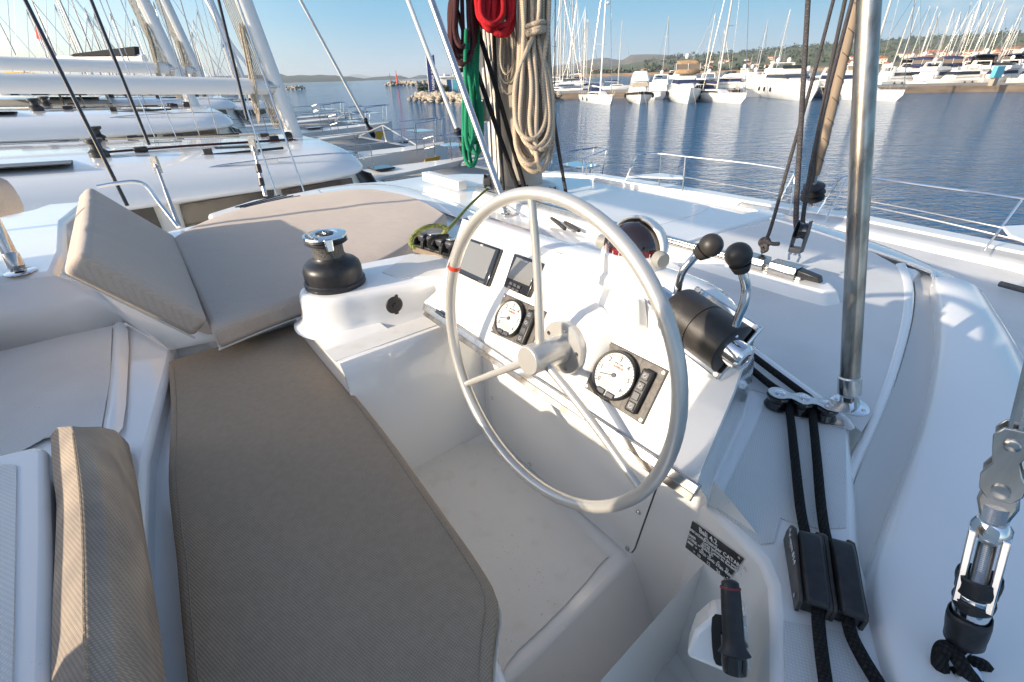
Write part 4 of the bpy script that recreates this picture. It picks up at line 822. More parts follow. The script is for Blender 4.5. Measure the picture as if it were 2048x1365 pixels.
m = MB(); c_ = fb*.55+ft_*.45; a = (ft_-fb).normalized(); m.lathe(c_-a*.12, a, [(.10, 0), (.19, .01), (.19, .03), (.10, .04), (.10, .10), (.19, .11), (.19, .13), (.09, .15), (.09, .2), (.17, .22), (.17, .24), (.06, .28)], 28); m.build('furling_drum', 'black', fst)
ropething('rope', 'black line running up beside the brown furled sail', [[c_+a*.2-EF*.1, ft_+ax*.3-EF*.12-ES*.08, fT-EF*.14-ES*.1, fT+ax*.5-EF*.14-ES*.1]], .028, 'ropegrey')
# ================================================================== BOW RAILS
def rail(name, label, tubes, seat=None, r=.014):
    t = thing(name, label, 'guard rail', tubes[0][1][0])
    for nm, pth, rr, mt in tubes: MB().tube(smooth(pth, 4) if len(pth) > 2 else pth, rr, 8).build(nm, mt, t)
    if seat: m = MB(); m.prism(seat, (0, 0, -.03)); m.build('seat', 'gel', t, .01)
    return t
zt = 2.86; zb = 2.3
p1 = Z(zt, (1262, 336), (1273, 314), (1290, 308), (1322, 308), (1375, 314), (1480, 325), (1560, 336), (1583, 342), (1590, 352))
pts2 = [az(1250, 362, zb)]+p1+[ad(1578, 440, (az(1578, 432, zb)-EYE).dot(FW))]
rail('bow_rail', 'stainless bow rail with a small white seat on the far port corner of the bow', [('top_rail', pts2, .013, 'chrome'), ('stanchion', [az(1322, 308, zt), az(1318, 372, zb)], .014, 'steel'), ('stanchion', [az(1371, 313, zt), az(1365, 384, zb)], .014, 'steel'),
    ('wire', [az(1366, 354, 2.58), az(1470, 372, 2.58), az(1583, 392, 2.58)], .008, 'steel'), ('stanchion', [az(1590, 345, zt), az(1560, 402, 2.45)], .014, 'chrome')], Z(2.60, (1253, 352), (1320, 346), (1368, 352), (1366, 356), (1300, 354)))
p2 = [az(1634, 428, zb), az(1662, 384, 2.62)]+Z(zt, (1680, 358), (1700, 352), (1760, 359), (1900, 378), (2040, 397), (2200, 420))
rail('bow_rail', 'stainless bow rail with lifelines to the right of the furled sail', [('top_rail', p2, .013, 'chrome'), ('stanchion', [az(1696, 353, zt), az(1650, 443, zb)], .012, 'chrome'), ('stanchion', [az(2046, 397, zt), az(1968, 502, zb)], .012, 'chrome'),
    ('wire', [az(1650, 388, 2.58), az(1800, 414, 2.58), az(1990, 453, 2.58), az(2200, 500, 2.5)], .008, 'steel'), ('wire', [az(1650, 396, 2.5), az(1830, 432, 2.5), az(2060, 486, 2.45), az(2200, 520, 2.4)], .012, 'steel')], Z(2.60, (2005, 452), (2050, 450), (2140, 470), (2100, 500), (2020, 470)))
# lump on the right edge: winch and track on the side deck beyond
m = MB(); c_ = ad(2052, 600, 4.2); m.tube([ad(2000, 568, 4.6), ad(2120, 600, 4.2)], .03, 8)
o = m.build('genoa_track', 'dark', None, origin=c_); tag(o, 'dark sail track and car at the right edge of the side deck', 'track')
# ================================================================== MAST
mb_ = az(1040, 378, 3.2); dM = (mb_-EYE).dot(FW)
mr = thing('mast', 'grey aluminium mast of the near catamaran hung with coiled ropes', 'mast', mb_)
mt_ = ad(1012, -40, dM*.985); axm = (mt_-mb_); vr = (ray(1040, 300).cross(EZ)).normalized(); vf = EZ.cross(vr)*-1
def sect(c, w, d_): return [c+vr*w*math.cos(t)*(1 if abs(math.cos(t)) < .9 else 1)+vf*d_*math.sin(t) for t in [2*math.pi*k/32 for k in range(32)]]
def mx_(y, xl, xr, dd=0): a, b = ad(xl, y, dM+dd), ad(xr, y, dM+dd); return (a+b)/2, (b-a).length/2
m = MB(); rows = []
for y, xl, xr in ((395, 985, 1086), (340, 984, 1084), (250, 976, 1074), (120, 962, 1058), (0, 950, 1046), (-140, 934, 1030)): c_, w_ = mx_(y, xl, xr); rows.append(sect(c_, w_, w_*.75))
m.grid(rows, True); m.build('mast_tube', 'mastface', mr, angle=80)
m = MB()
for y, xl, xr in (): pass
for xo, rr, mt__ in ((986, .02, 0), (996, .013, 0), (1003, .013, 0)):
    m.tube([ad(xo+0, 392, dM-.22), ad(xo-7, 250, dM-.22), ad(xo-33, 0, dM-.24), ad(xo-48, -140, dM-.26)], rr, 8)
m.build('sail_track', 'alu', mr)
m = MB(); c_, w_ = mx_(392, 972, 1096); m.lathe(V((c_.x, c_.y, 3.2)), EZ, [(.42, 0), (.42, .02), (.36, .05), (.30, .055)], 32); m.build('mast_step', 'alu', mr)
m = MB(); m.box(ad(972, 222, dM-.26), vr*.04, EZ*.10, vf*.03); m.build('bracket', 'steel', mr, .01)
m = MB(); m.box(ad(958, 130, dM-.24), vr*.05, EZ*.5, vf*.02); m.build('sail_groove_cover', 'alu', mr, .01)
for x, y, r in ((975, 362, .07), (1037, 378, .05), (1050, 380, .05), (1105, 384, .05), (985, 395, .06), (966, 402, .06), (1000, 400, .05), (1060, 392, .04)):
    c_ = ad(x, y, dM-.3); q = thing('mast_block', 'black rope blocks clustered round the mast foot', 'block', c_, 'blocks at the mast foot')
    m = MB(); m.lathe(c_-vr*.03, vr, [(r, 0), (r*.75, .03), (r, .06)], 20); m.build('sheave', 'blackgloss', q)
    m = MB(); m.box(c_, vr*.038, EZ*r*.5, vf*r*1.1); m.build('cheek', 'dark', q, .01)
# running lines in front of the mast
ropething('halyard', 'black halyard crossing the mast from upper left, the left one of two', [[ad(900, -20, dM-.5), ad(960, 160, dM-.45), ad(1035, 376, dM-.35)]], .022, 'ropeblack', 'halyard')
ropething('halyard', 'black halyard crossing the mast, ending at the blocks right of the other', [[ad(930, -20, dM-.5), ad(990, 170, dM-.45), ad(1049, 376, dM-.35)]], .022, 'ropeblack', 'halyard')
ropething('halyard', 'grey halyard hanging right of the beige rope coil down to the roof', [[ad(1096, -20, dM-.4), ad(1099, 120, dM-.4), ad(1108, 240, dM-.35), ad(1133, 393, dM-.25)]], .017, 'ropegrey', 'halyard')
ropething('halyard', 'dark braided halyard lying against the mast face', [[ad(986, -20, dM-.35), ad(990, 130, dM-.35), ad(1001, 300, dM-.3), ad(1006, 380, dM-.3)]], .019, 'ropegrey', 'halyard')
ropething('halyard', 'bundle of thin white strands hanging beside the mast', [[ad(1040+i*2, 30, dM-.4), ad(1036+i*2.2, 150, dM-.4), ad(1030+i*3, 238, dM-.4)] for i in range(4)], .009, 'ropewhite', 'halyard')
ropething('rope', 'pair of dark lines lying on the roof between the mast foot and the console', [[az(1066, 402, 3.25), az(1110, 432, 3.24), az(1158, 462, 3.24)], [az(1072, 410, 3.25), az(1100, 434, 3.24), az(1130, 458, 3.24)]], .014, 'ropegrey')
rng = random.Random(3)
def coil(label, x0, x1, yt, yb, n, dep, r, mt, wrap=None, spread=1., top=None):
    paths = []
    for i in range(n):
        u = (i+.5)/n; cx = x0+(x1-x0)*(.22+.56*rng.random()); hw = (x1-x0)*(.14+.34*rng.random()); xt = (x0+x1)/2+(top or 0)+(u-.5)*(x1-x0)*.55
        b = yb-(yb-yt)*.20*rng.random(); d0 = dep+(rng.random()-.5)*.22; L = b-yt
        cx = min(max(cx, x0+hw), x1-hw)
        a = [ad(xt-hw*.35, yt, d0), ad(xt-hw*.4+rng.uniform(-3, 3), yt+L*.3, d0), ad(cx-hw*.85, yt+L*.62, d0), ad(cx-hw, yt+L*.84, d0), ad(cx-hw*.72, yt+L*.95, d0), ad(cx, yt+L, d0), ad(cx+hw*.72, yt+L*.95, d0+.05), ad(cx+hw, yt+L*.84, d0+.08), ad(cx+hw*.8, yt+L*.62, d0+.08), ad(xt+hw*.4+rng.uniform(-3, 3), yt+L*.3, d0+.06), ad(xt+hw*.35, yt, d0+.05)]
        paths.append(a)
    m = MB()
    for p in paths: m.tube(smooth(p, 6), r, 8)
    o = m.build('rope_coil', mt, None, origin=paths[0][0], angle=80); tag(o, label, 'coiled rope')
    if wrap:
        y, xa, xb = wrap; m = MB()
        for k in range(3):
            cx = ad((xa+xb)/2, y+k*11-6*(k == 2), dep); w_ = (ad(xb, y, dep)-ad(xa, y, dep)).length/2
            m.tube([cx+vr*w_*math.cos(t)+vf*.16*math.sin(t)+EZ*.02*math.cos(t) for t in [2*math.pi*j/24 for j in range(24)]], r*1.05, 8, True)
        m.build('wrap_turn', mt, o, angle=80)
    return o
dC = dM-.55
coil('long beige rope coil with a wrapped neck hanging on the mast', 1030, 1106, -60, 352, 13, dC, .0215, 'ropebeige', (52, 1047, 1089), top=0)
coil('green rope coil hanging left of the mast', 922, 965, 60, 334, 7, dC-.05, .0165, 'ropegreen', top=-2)
coil('bright red rope coil at the top of the mast', 950, 1036, -150, 86, 10, dC-.12, .0225, 'ropered')
coil('dark maroon and black rope coil hanging left of the red one', 899, 952, -160, 152, 9, dC-.1, .0185, 'ropemaroon')
coil('thin cream rope coil hanging in front of the mast', 994, 1036, -80, 192, 8, dC+.1, .0085, 'ropewhite')
# ================================================================== TURNBUCKLE, LOWER RIGHT
tb = thing('turnbuckle', 'chrome rigging turnbuckle bound with black tape at the lower right', 'turnbuckle', ad(1915, 1330, .98))
_A, _B = ad(2032, 860, .70), ad(1915, 1330, .84)
def tp_(y):                                      # point of the turnbuckle's straight axis seen at height y
    lo, hi = -1., 2.
    for _ in range(40):
        t = (lo+hi)/2
        if proj(_A+(_B-_A)*t)[1] < y: lo = t
        else: hi = t
    return _A+(_B-_A)*lo
a_t, a_b = tp_(900), tp_(1330); at = (a_b-a_t).normalized(); sd = at.cross((EYE-a_t).normalized()).normalized(); fr_ = sd.cross(at).normalized()
def seg_(y0, y1): return tp_(y0), (tp_(y1)-tp_(y0)).length
def rpx(y, px): return px*(tp_(y)-EYE).dot(FW)/FPX
m = MB()
for k in (-1, 1): c_ = tp_(935); m.prism([c_+at*x*.001+sd*y*.001+fr_*.018*k for x, y in ((-75, -14), (-66, -22), (-50, -24), (-20, -12), (0, -18), (15, -26), (34, -24), (50, -14), (50, 14), (36, 24), (10, 26), (-12, 16), (-40, 20), (-60, 22), (-75, 12))], fr_*.005)
m.build('toggle_plate', 'steel', tb, .0015)
m = MB(); m.lathe(tp_(880)-fr_*.026, fr_, [(.010, 0), (.010, .052), (.007, .054), (0, .054)], 18); m.build('pin', 'steel', tb); m = MB(); m.lathe(tp_(970)-fr_*.028, fr_, [(.011, 0), (.011, .056), (0, .058)], 18); m.build('pin', 'steel', tb)
m = MB(); c_ = tp_(1000); m.prism([c_+at*x*.001+sd*y*.001-fr_*.010 for x, y in ((-30, -20), (5, -24), (28, -18), (40, -14), (40, 14), (28, 18), (5, 24), (-30, 20))], fr_*.020); m.build('jaw', 'steel', tb, .004)
c_, L_ = seg_(1010, 1075); m = MB(); m.tube([c_, c_+at*L_], rpx(1040, 21), 20)
for i in range(22): m.lathe(c_+at*(L_*(i+.5)/22), at, [(rpx(1040, 21), -.0012), (rpx(1040, 22.6), 0), (rpx(1040, 21), .0012)], 20)
m.build('upper_thread', 'steel', tb)
m = MB(); c_, L_ = seg_(1040, 1300); R0 = rpx(1150, 30)
for k in (-1, 1): m.prism([c_+sd*R0*.55*k+fr_*v+at*u for u, v in ((.02, -R0*.8), (L_*.6, -R0*.8), (L_*.6, R0*.8), (.02, R0*.8))], sd*R0*.42*k)
m.lathe(c_, at, [(R0*.72, 0), (R0*.98, .012), (R0*.98, .03), (R0*.7, .032)], 24)
m.lathe(c_+at*L_, -at, [(R0*.5, 0), (R0*.62, .01), (R0*.97, .045), (R0*.98, L_*.46), (R0*.6, L_*.47)], 24)
m.build('body', 'chrome', tb, .002)
c_, L_ = seg_(1085, 1165); m = MB(); m.tube([c_, c_+at*L_], R0*.42, 16)
for i in range(22): m.lathe(c_+at*(L_*(i+.5)/22), at, [(R0*.42, -.0012), (R0*.47, 0), (R0*.42, .0012)], 16)
m.lathe(c_+at*L_*1.02, at, [(.004, 0), (.008, .004), (.008, .01), (.0, .014)], 12); m.build('inner_thread', 'steel', tb)
for y0, y1, k in ((1150, 1182, 1.12), (1196, 1212, 1.07), (1228, 1280, 1.13)):
    c_, L_ = seg_(y0, y1); m = MB(); rows = []
    for i in range(5): rows.append([c_+at*(L_*i/4+.0015*math.sin(3*t+i))+(sd*math.cos(t)+fr_*math.sin(t))*R0*k*(1+.04*math.sin(2*t+i*1.3)) for t in [2*math.pi*j/24 for j in range(24)]])
    m.grid(rows, True); m.build('tape', 'black', tb, solid=.002)
c_, L_ = seg_(1300, 1335); m = MB(); m.tube([c_, c_+at*L_], R0*.40, 14); m.build('lower_thread', 'steel', tb)
m = MB(); up_ = (a_t-a_b).normalized(); m.tube([tp_(870), tp_(870)-at*3.5], .009, 10); m.build('shroud_wire', 'steel', tb)
q0 = ad(1925, 1345, .97)
lp = [[q0+sd*.05*math.cos(t)*(1+.1*k)+fr_*.03*math.sin(t)+at*(.012*k+.015*math.sin(t*2+k)) for t in [2*math.pi*j/10 for j in range(10)]] for k in range(2)]
ropething('rope', 'fuzzy black rope tied round the lower end of the turnbuckle', [[ad(x, y, d) for x, y, d in ((1960, 1400, .84), (1905, 1370, .84), (1880, 1330, .83), (1885, 1300, .82), (1903, 1298, .82), (1920, 1325, .81), (1945, 1360, .81), (1990, 1400, .81))], [ad(x, y, d) for x, y, d in ((1895, 1420, .84), (1930, 1360, .83), (1945, 1330, .83), (1968, 1335, .83), (1995, 1370, .84), (2020, 1420, .84))], [ad(x, y, d) for x, y, d in ((1815, 1410, .84), (1830, 1368, .84), (1862, 1352, .84), (1900, 1380, .83), (1925, 1420, .83))]], .013, 'ropeblack', sm=6)
m = MB(); m.lathe(az(1905, 1375, 3.2), EZ, [(.05, 0), (.05, .02), (.03, .03), (.02, .06)], 20); m.build('chainplate', 'chrome', tb)
# ================================================================== WATER, SHORE, HILLS
def structure(m, name, mt, label=None, **k):
    o = m.build(name, mt, None, **k); o['kind'] = 'structure'; return o
wm = D.materials.new('sea_water'); wm.use_nodes = True; t_ = wm.node_tree; b_ = t_.nodes['Principled BSDF']; nn = t_.nodes.new; lk = t_.links.new
b_.inputs['Base Color'].default_value = (.002, .085, .20, 1); b_.inputs['Roughness'].default_value = .06; b_.inputs['IOR'].default_value = 1.333
tcw = nn('ShaderNodeTexCoord'); prev_ = None
for sc, dist, strg, rot, asp in ((1.9, .17, .8, .5, 2.2), (.55, .26, .7, .2, 1.8), (5.5, .07, .85, .8, 1.6)):
    mp_ = nn('ShaderNodeMapping'); mp_.inputs['Scale'].default_value = (sc, sc*asp, 1); mp_.inputs['Rotation'].default_value = (0, 0, rot); lk(tcw.outputs['Object'], mp_.inputs[0])
    n_ = nn('ShaderNodeTexNoise'); n_.inputs['Scale'].default_value = 1; n_.inputs['Detail'].default_value = 3; n_.inputs['Distortion'].default_value = .4; lk(mp_.outputs[0], n_.inputs['Vector'])
    bp_ = nn('ShaderNodeBump'); bp_.inputs['Distance'].default_value = dist; bp_.inputs['Strength'].default_value = strg; lk(n_.outputs[0], bp_.inputs['Height'])
    if prev_: lk(prev_, bp_.inputs['Normal'])
    prev_ = bp_.outputs[0]
lk(prev_, b_.inputs['Normal'])
m = MB(); m.poly([V((math.cos(2*math.pi*k/48)*17000, math.sin(2*math.pi*k/48)*17000, 0)) for k in range(48)]); structure(m, 'water', wm)
def hill(name, prof, d0, d1, mt, depth=1.6, rough=1., kind='structure', sink=4):
    rg = random.Random(len(prof)+int(d0)); rows = [[], [], [], [], []]
    xs = []
    for i in range(len(prof)-1):
        (xa, ya), (xb, yb) = prof[i], prof[i+1]; n = max(2, int(abs(xb-xa)/9)); xs += [(xa+(xb-xa)*k/n, ya+(yb-ya)*k/n) for k in range(n)]
    xs.append(prof[-1])
    for x, y in xs:
        y += rg.uniform(-.8, .8)*rough; top_ = ah(x, y, d1); dr = V((top_.x, top_.y, 0)).normalized(); zt_ = max(top_.z, 1)
        for k, (dd, zz) in enumerate(((d0, -sink), (d0*.8+d1*.2, zt_*.22), (d0*.5+d1*.5, zt_*.58), (d1, zt_), (d1*depth, -sink))):
            rows[k].append(dr*dd*(1+rg.uniform(-.01, .01)*(k > 0))+EZ*(zz*(1+rg.uniform(-.05, .05)*(k in (1, 2)))))
    m = MB(); m.grid(rows); o = m.build(name, mt, None, angle=80); o['kind'] = kind; return o
hm = mat('scrub_hillside', (.085, .11, .04), .95, noise=(.012, (.15, .135, .065), .42, .62), bump=(.05, 6.))
hm2 = mat('bare_hillside', (.17, .125, .075), .95, noise=(.006, (.08, .08, .04), .45, .6), bump=(.02, 8.))
hd = mat('dark_island', (.035, .045, .03), .95, noise=(.01, (.06, .065, .035), .45, .6))
hill('hill', [(1085, 141), (1110, 132), (1150, 127), (1190, 118), (1215, 116), (1245, 121), (1262, 110), (1300, 109), (1340, 111), (1400, 116), (1430, 120)], 2600, 4200, hm2)
hill('hill', [(1090, 146), (1180, 136), (1260, 128), (1330, 117), (1400, 110), (1470, 105), (1560, 97), (1600, 94), (1700, 86), (1780, 80), (1860, 75), (1950, 70), (2048, 65), (2200, 55)], 900, 1900, hm)
hill('hill', [(556, 152), (600, 151), (650, 150), (690, 153), (722, 156), (735, 160)], 2200, 3000, hd, 1.2)
hill('hill', [(728, 158), (760, 153), (800, 152), (822, 158)], 2800, 3400, hd, 1.2)
hill('hill', [(815, 157), (838, 150), (870, 152), (900, 160)], 3600, 4300, hd, 1.2)
hill('hill', [(640, 156), (690, 153), (712, 149), (730, 151), (745, 154), (800, 156), (812, 154), (824, 158)], 12000, 15000, hd, 1.3, .4)
hill('hill', [(0, 150), (200, 150), (400, 154), (470, 152), (560, 148), (575, 152)], 2400, 3200, hd, 1.2)
# woods, hill trees
def blob(m, c, r, n, rg, leaf=.9):
    for _ in range(n):
        d = V((rg.gauss(0, 1), rg.gauss(0, 1), rg.gauss(0, .7))).normalized()*r*(rg.random()**.4); q = c+d+EZ*r*.6; a = V((rg.gauss(0, 1), rg.gauss(0, 1), rg.gauss(0, 1))).normalized()*leaf; b = a.orthogonal().normalized()*leaf
        m.add([q-a, q+b, q+a, q-b], [(0, 1, 2, 3)])
rg = random.Random(5); m = MB()
ridge = [(1260, 127), (1330, 116), (1400, 110), (1470, 105), (1560, 97), (1600, 94), (1700, 86), (1780, 80), (1860, 75), (1950, 70), (2048, 65)]
def ridge_y(x):
    for (a, b), (c, d) in zip(ridge, ridge[1:]):
        if a <= x <= c: return b+(d-b)*(x-a)/(c-a)
    return 130
for _ in range(420):
    x = rg.uniform(1290, 2048); t = rg.random()**.6; d = 900+1000*t; top_ = ah(x, ridge_y(x), 1900)
    z_ = top_.z*(.22*t/.2 if t < .2 else .22+(t-.2)*.975); dr = V((top_.x, top_.y, 0)).normalized(); blob(m, dr*d+EZ*(z_-1), rg.uniform(4, 9), 14, rg, 2.6)
o = m.build('hillside_trees', 'tree', None); tag(o, kind='stuff', label='dark trees scattered over the hillside behind the marina', cat='trees')
m = MB()
for _ in range(260):
    x = rg.uniform(1180, 1560); d = rg.uniform(820, 900); q = ah(x, 139, d); blob(m, V((q.x, q.y, 1)), rg.uniform(3, 6), 12, rg, 2.2)
o = m.build('shore_trees', 'tree', None); tag(o, kind='stuff', label='belt of pine trees along the far shore', cat='trees')
m = MB(); a = [ah(x, 150, 800) for x in range(1080, 1760, 20)]; m.grid([[V((q.x, q.y, 3.0)) for q in a], [V((q.x*1.12, q.y*1.12, 5)) for q in a]]); m.grid([[V((q.x, q.y, -1)) for q in a], [V((q.x, q.y, 3.0)) for q in a]]); structure(m, 'far_shore', mat('red_earth_shore', (.36, .20, .11), .9, noise=(.05, (.22, .17, .11), .4, .6)))
# houses on the slope
def house_proto():
    t = thing('house', 'x', 'house', (0, 0, 0))
    m = MB(); m.box((0, 0, 3), (6, 0, 0), (0, 4.5, 0), (0, 0, 3)); m.build('wall', 'wallwhite', t, local=True)
    m = MB(); m.hull2([V((-6.5, -5, 6)), V((-6.5, 0, 8.4)), V((-6.5, 5, 6))], [V((6.5, -5, 6)), V((6.5, 0, 8.4)), V((6.5, 5, 6))]); m.build('roof', 'rooftile', t, local=True)
    m = MB()
    for sx in (-3.5, 0, 3.5):
        for z in (1.6, 4.3):
            for sy in (-4.55, 4.55): m.box((sx, sy, z), (.6, 0, 0), (0, .05, 0), (0, 0, .7))
    m.build('window', 'windowfar', t, local=True); return t
hp = house_proto(); first = True
spots = []
rg = random.Random(11)
for _ in range(34): spots.append((rg.uniform(1180, 1420), rg.uniform(.04, .16), rg.uniform(.5, .9)))
for _ in range(16): spots.append((rg.uniform(1420, 1560), rg.uniform(.05, .35), rg.uniform(.6, .9)))
for _ in range(34): spots.append((rg.uniform(1700, 2048), rg.uniform(.02, .22), rg.uniform(.8, 1.4)))
for x, t, s in spots:
    d = 900+1000*t; top_ = ah(x, ridge_y(x), 1900); z_ = top_.z*(.22*t/.2 if t < .2 else .22+(t-.2)*.975); dr = V((top_.x, top_.y, 0)).normalized()
    side_ = 'white house with a red tile roof in the village on the hillside' if x > 1600 else 'small white house on the far shore left of the hill'
    o = hp if first else dup(hp, (0, 0, 0), 0)
    first = False; o.location = dr*d+EZ*(z_-1.2); o.rotation_euler = (0, 0, rg.uniform(0, 3)); o.scale = (s, s, s); o['label'] = side_; o['group'] = 'village houses' if x > 1600 else 'shore houses'
# ================================================================== FAR BOATS
def hullmesh(L, B, zb_, zs_, keel=.35, flare=.82, n=14, fine=2.2, stern=.82):
    rows = []
    for i in range(n+1):
        t = i/n; x = -L*.45+L*t; w = B/2*(stern+(1-stern)*min(1, t*2.2))*(1-max(0, (t-.35)/.65)**fine); z = zs_+(zb_-zs_)*t**1.6
        xw = x-(L*.05 if t > .8 else 0)*(t-.8)/.2
        sec = [V((x, w, z)), V((x*.995, w*.97, z*.55)), V((xw, w*flare, .02)), V((xw, w*flare*.55, -keel))]
        rows.append(sec+[V((xw, 0, -keel*1.3))]+[V((q.x, -q.y, q.z)) for q in sec[::-1]])
    return rows
def deckpts(rows, dz=0.): return [r[0]+EZ*dz for r in rows]+[r[-1]+EZ*dz for r in rows[::-1]]
def frustum(m, x0, x1, w0, w1, z0, z1, sf, sb, ins):
    a = [V((x0, -w0/2, z0)), V((x1, -w1/2, z0)), V((x1, w1/2, z0)), V((x0, w0/2, z0))]
    b = [V((x0+sb, -w0/2+ins, z1)), V((x1-sf, -w1/2+ins, z1)), V((x1-sf, w1/2-ins, z1)), V((x0+sb, w0/2-ins, z1))]
    return m.hull2(a, b)
def sailboat(name, label, L=13, B=4.1, mh=18, hullm='gelfar', stripe='navy', cover='navy', mast='farmast', spread=2, detail=True, group=None, rake=.35):
    t = thing(name, label, 'sailboat', (0, 0, 0), group)
    R_ = hullmesh(L, B, 1.35, 1.05); m = MB(); m.grid(R_); m.poly(R_[0]); m.build('hull', hullm, t, local=True, angle=60)
    m = MB(); m.poly(deckpts(R_, -.02)); m.build('deck', 'gelfar', t, local=True)
    m = MB(); m.grid([[r[1]*1.0+V((0, .012 if r[1].y > 0 else 0, .30)) for r in R_], [r[1]+V((0, .012, .42)) for r in R_]]); m.grid([[r[-2]+V((0, -.012, .30)) for r in R_], [r[-2]+V((0, -.012, .42)) for r in R_]]); m.build('stripe', stripe, t, local=True)
    m = MB(); frustum(m, -L*.12, L*.27, B*.62, B*.34, 1.05, 1.62, L*.09, .1, .22); m.build('cabin', 'gelfar', t, .08, local=True)
    m = MB(); frustum(m, -L*.09, L*.20, B*.62, B*.40, 1.27, 1.45, .4, .05, .07); m.build('window', 'windowfar', t, local=True)
    mx = L*.08
    m = MB(); m.tube([V((mx, 0, 1.3)), V((mx-rake*mh/18, 0, mh))], [.145, .11], 8); k_ = m.build('mast', mast, t, local=True)
    m = MB()
    for i in range(spread):
        z = 1+mh*(i+1)/(spread+1); xx = mx-rake*mh/18*(z/mh); m.tube([V((xx-.15, -1.15+.2*i, z+.1)), V((xx, 0, z)), V((xx-.15, 1.15-.2*i, z+.1))], .035, 5)
    m.build('spreader', mast, k_, local=True)
    m = MB(); top_ = V((mx-rake*mh/18, 0, mh-.2)); m.tube([V((L*.53, 0, 1.4)), top_], .045, 5); m.tube([V((-L*.44, 0, 1.2)), top_], .02, 4)
    for s_ in (-1, 1): m.tube([V((mx-.3, s_*B*.46, 1.15)), V((mx-.3, s_*1.0, 1+mh/2)), top_], .018, 4)
    m.build('rigging', 'steel', t, local=True)
    m = MB(); m.tube([V((mx-.1, 0, 2.25)), V((mx-L*.36, 0, 2.4))], .12, 8); m.build('boom', mast, t, local=True)
    m = MB(); m.tube([V((mx-.2, 0, 2.50)), V((mx-L*.18, 0, 2.56)), V((mx-L*.35, 0, 2.55))], [.22, .19, .11], 8); m.build('sail_cover', cover, t, local=True)
    if detail:
        m = MB(); frustum(m, -L*.22, -L*.06, B*.55, B*.5, 1.5, 2.15, .5, .0, .3); m.build('spray_hood', cover, t, .1, local=True)
        m = MB()
        for s_ in (-1, 1):
            pl_ = [V((r[0].x, s_*r[0].y*.96, r[0].z)) for r in R_]; m.tube([q+EZ*.6 for q in pl_], .018, 4)
            for q in pl_[::2]: m.tube([q, q+EZ*.6], .016, 4)
        m.build('guard_rail', 'steel', t, local=True)
        for s_ in (-1, 1):
            for i in (4, 7): 
                q = R_[i][1]; m = MB(); m.ball(V((q.x, s_*(q.y+.1), .6)), .13, 10, (1, 1, 2.4)); m.build('fender', 'dark', t, local=True)
    return t
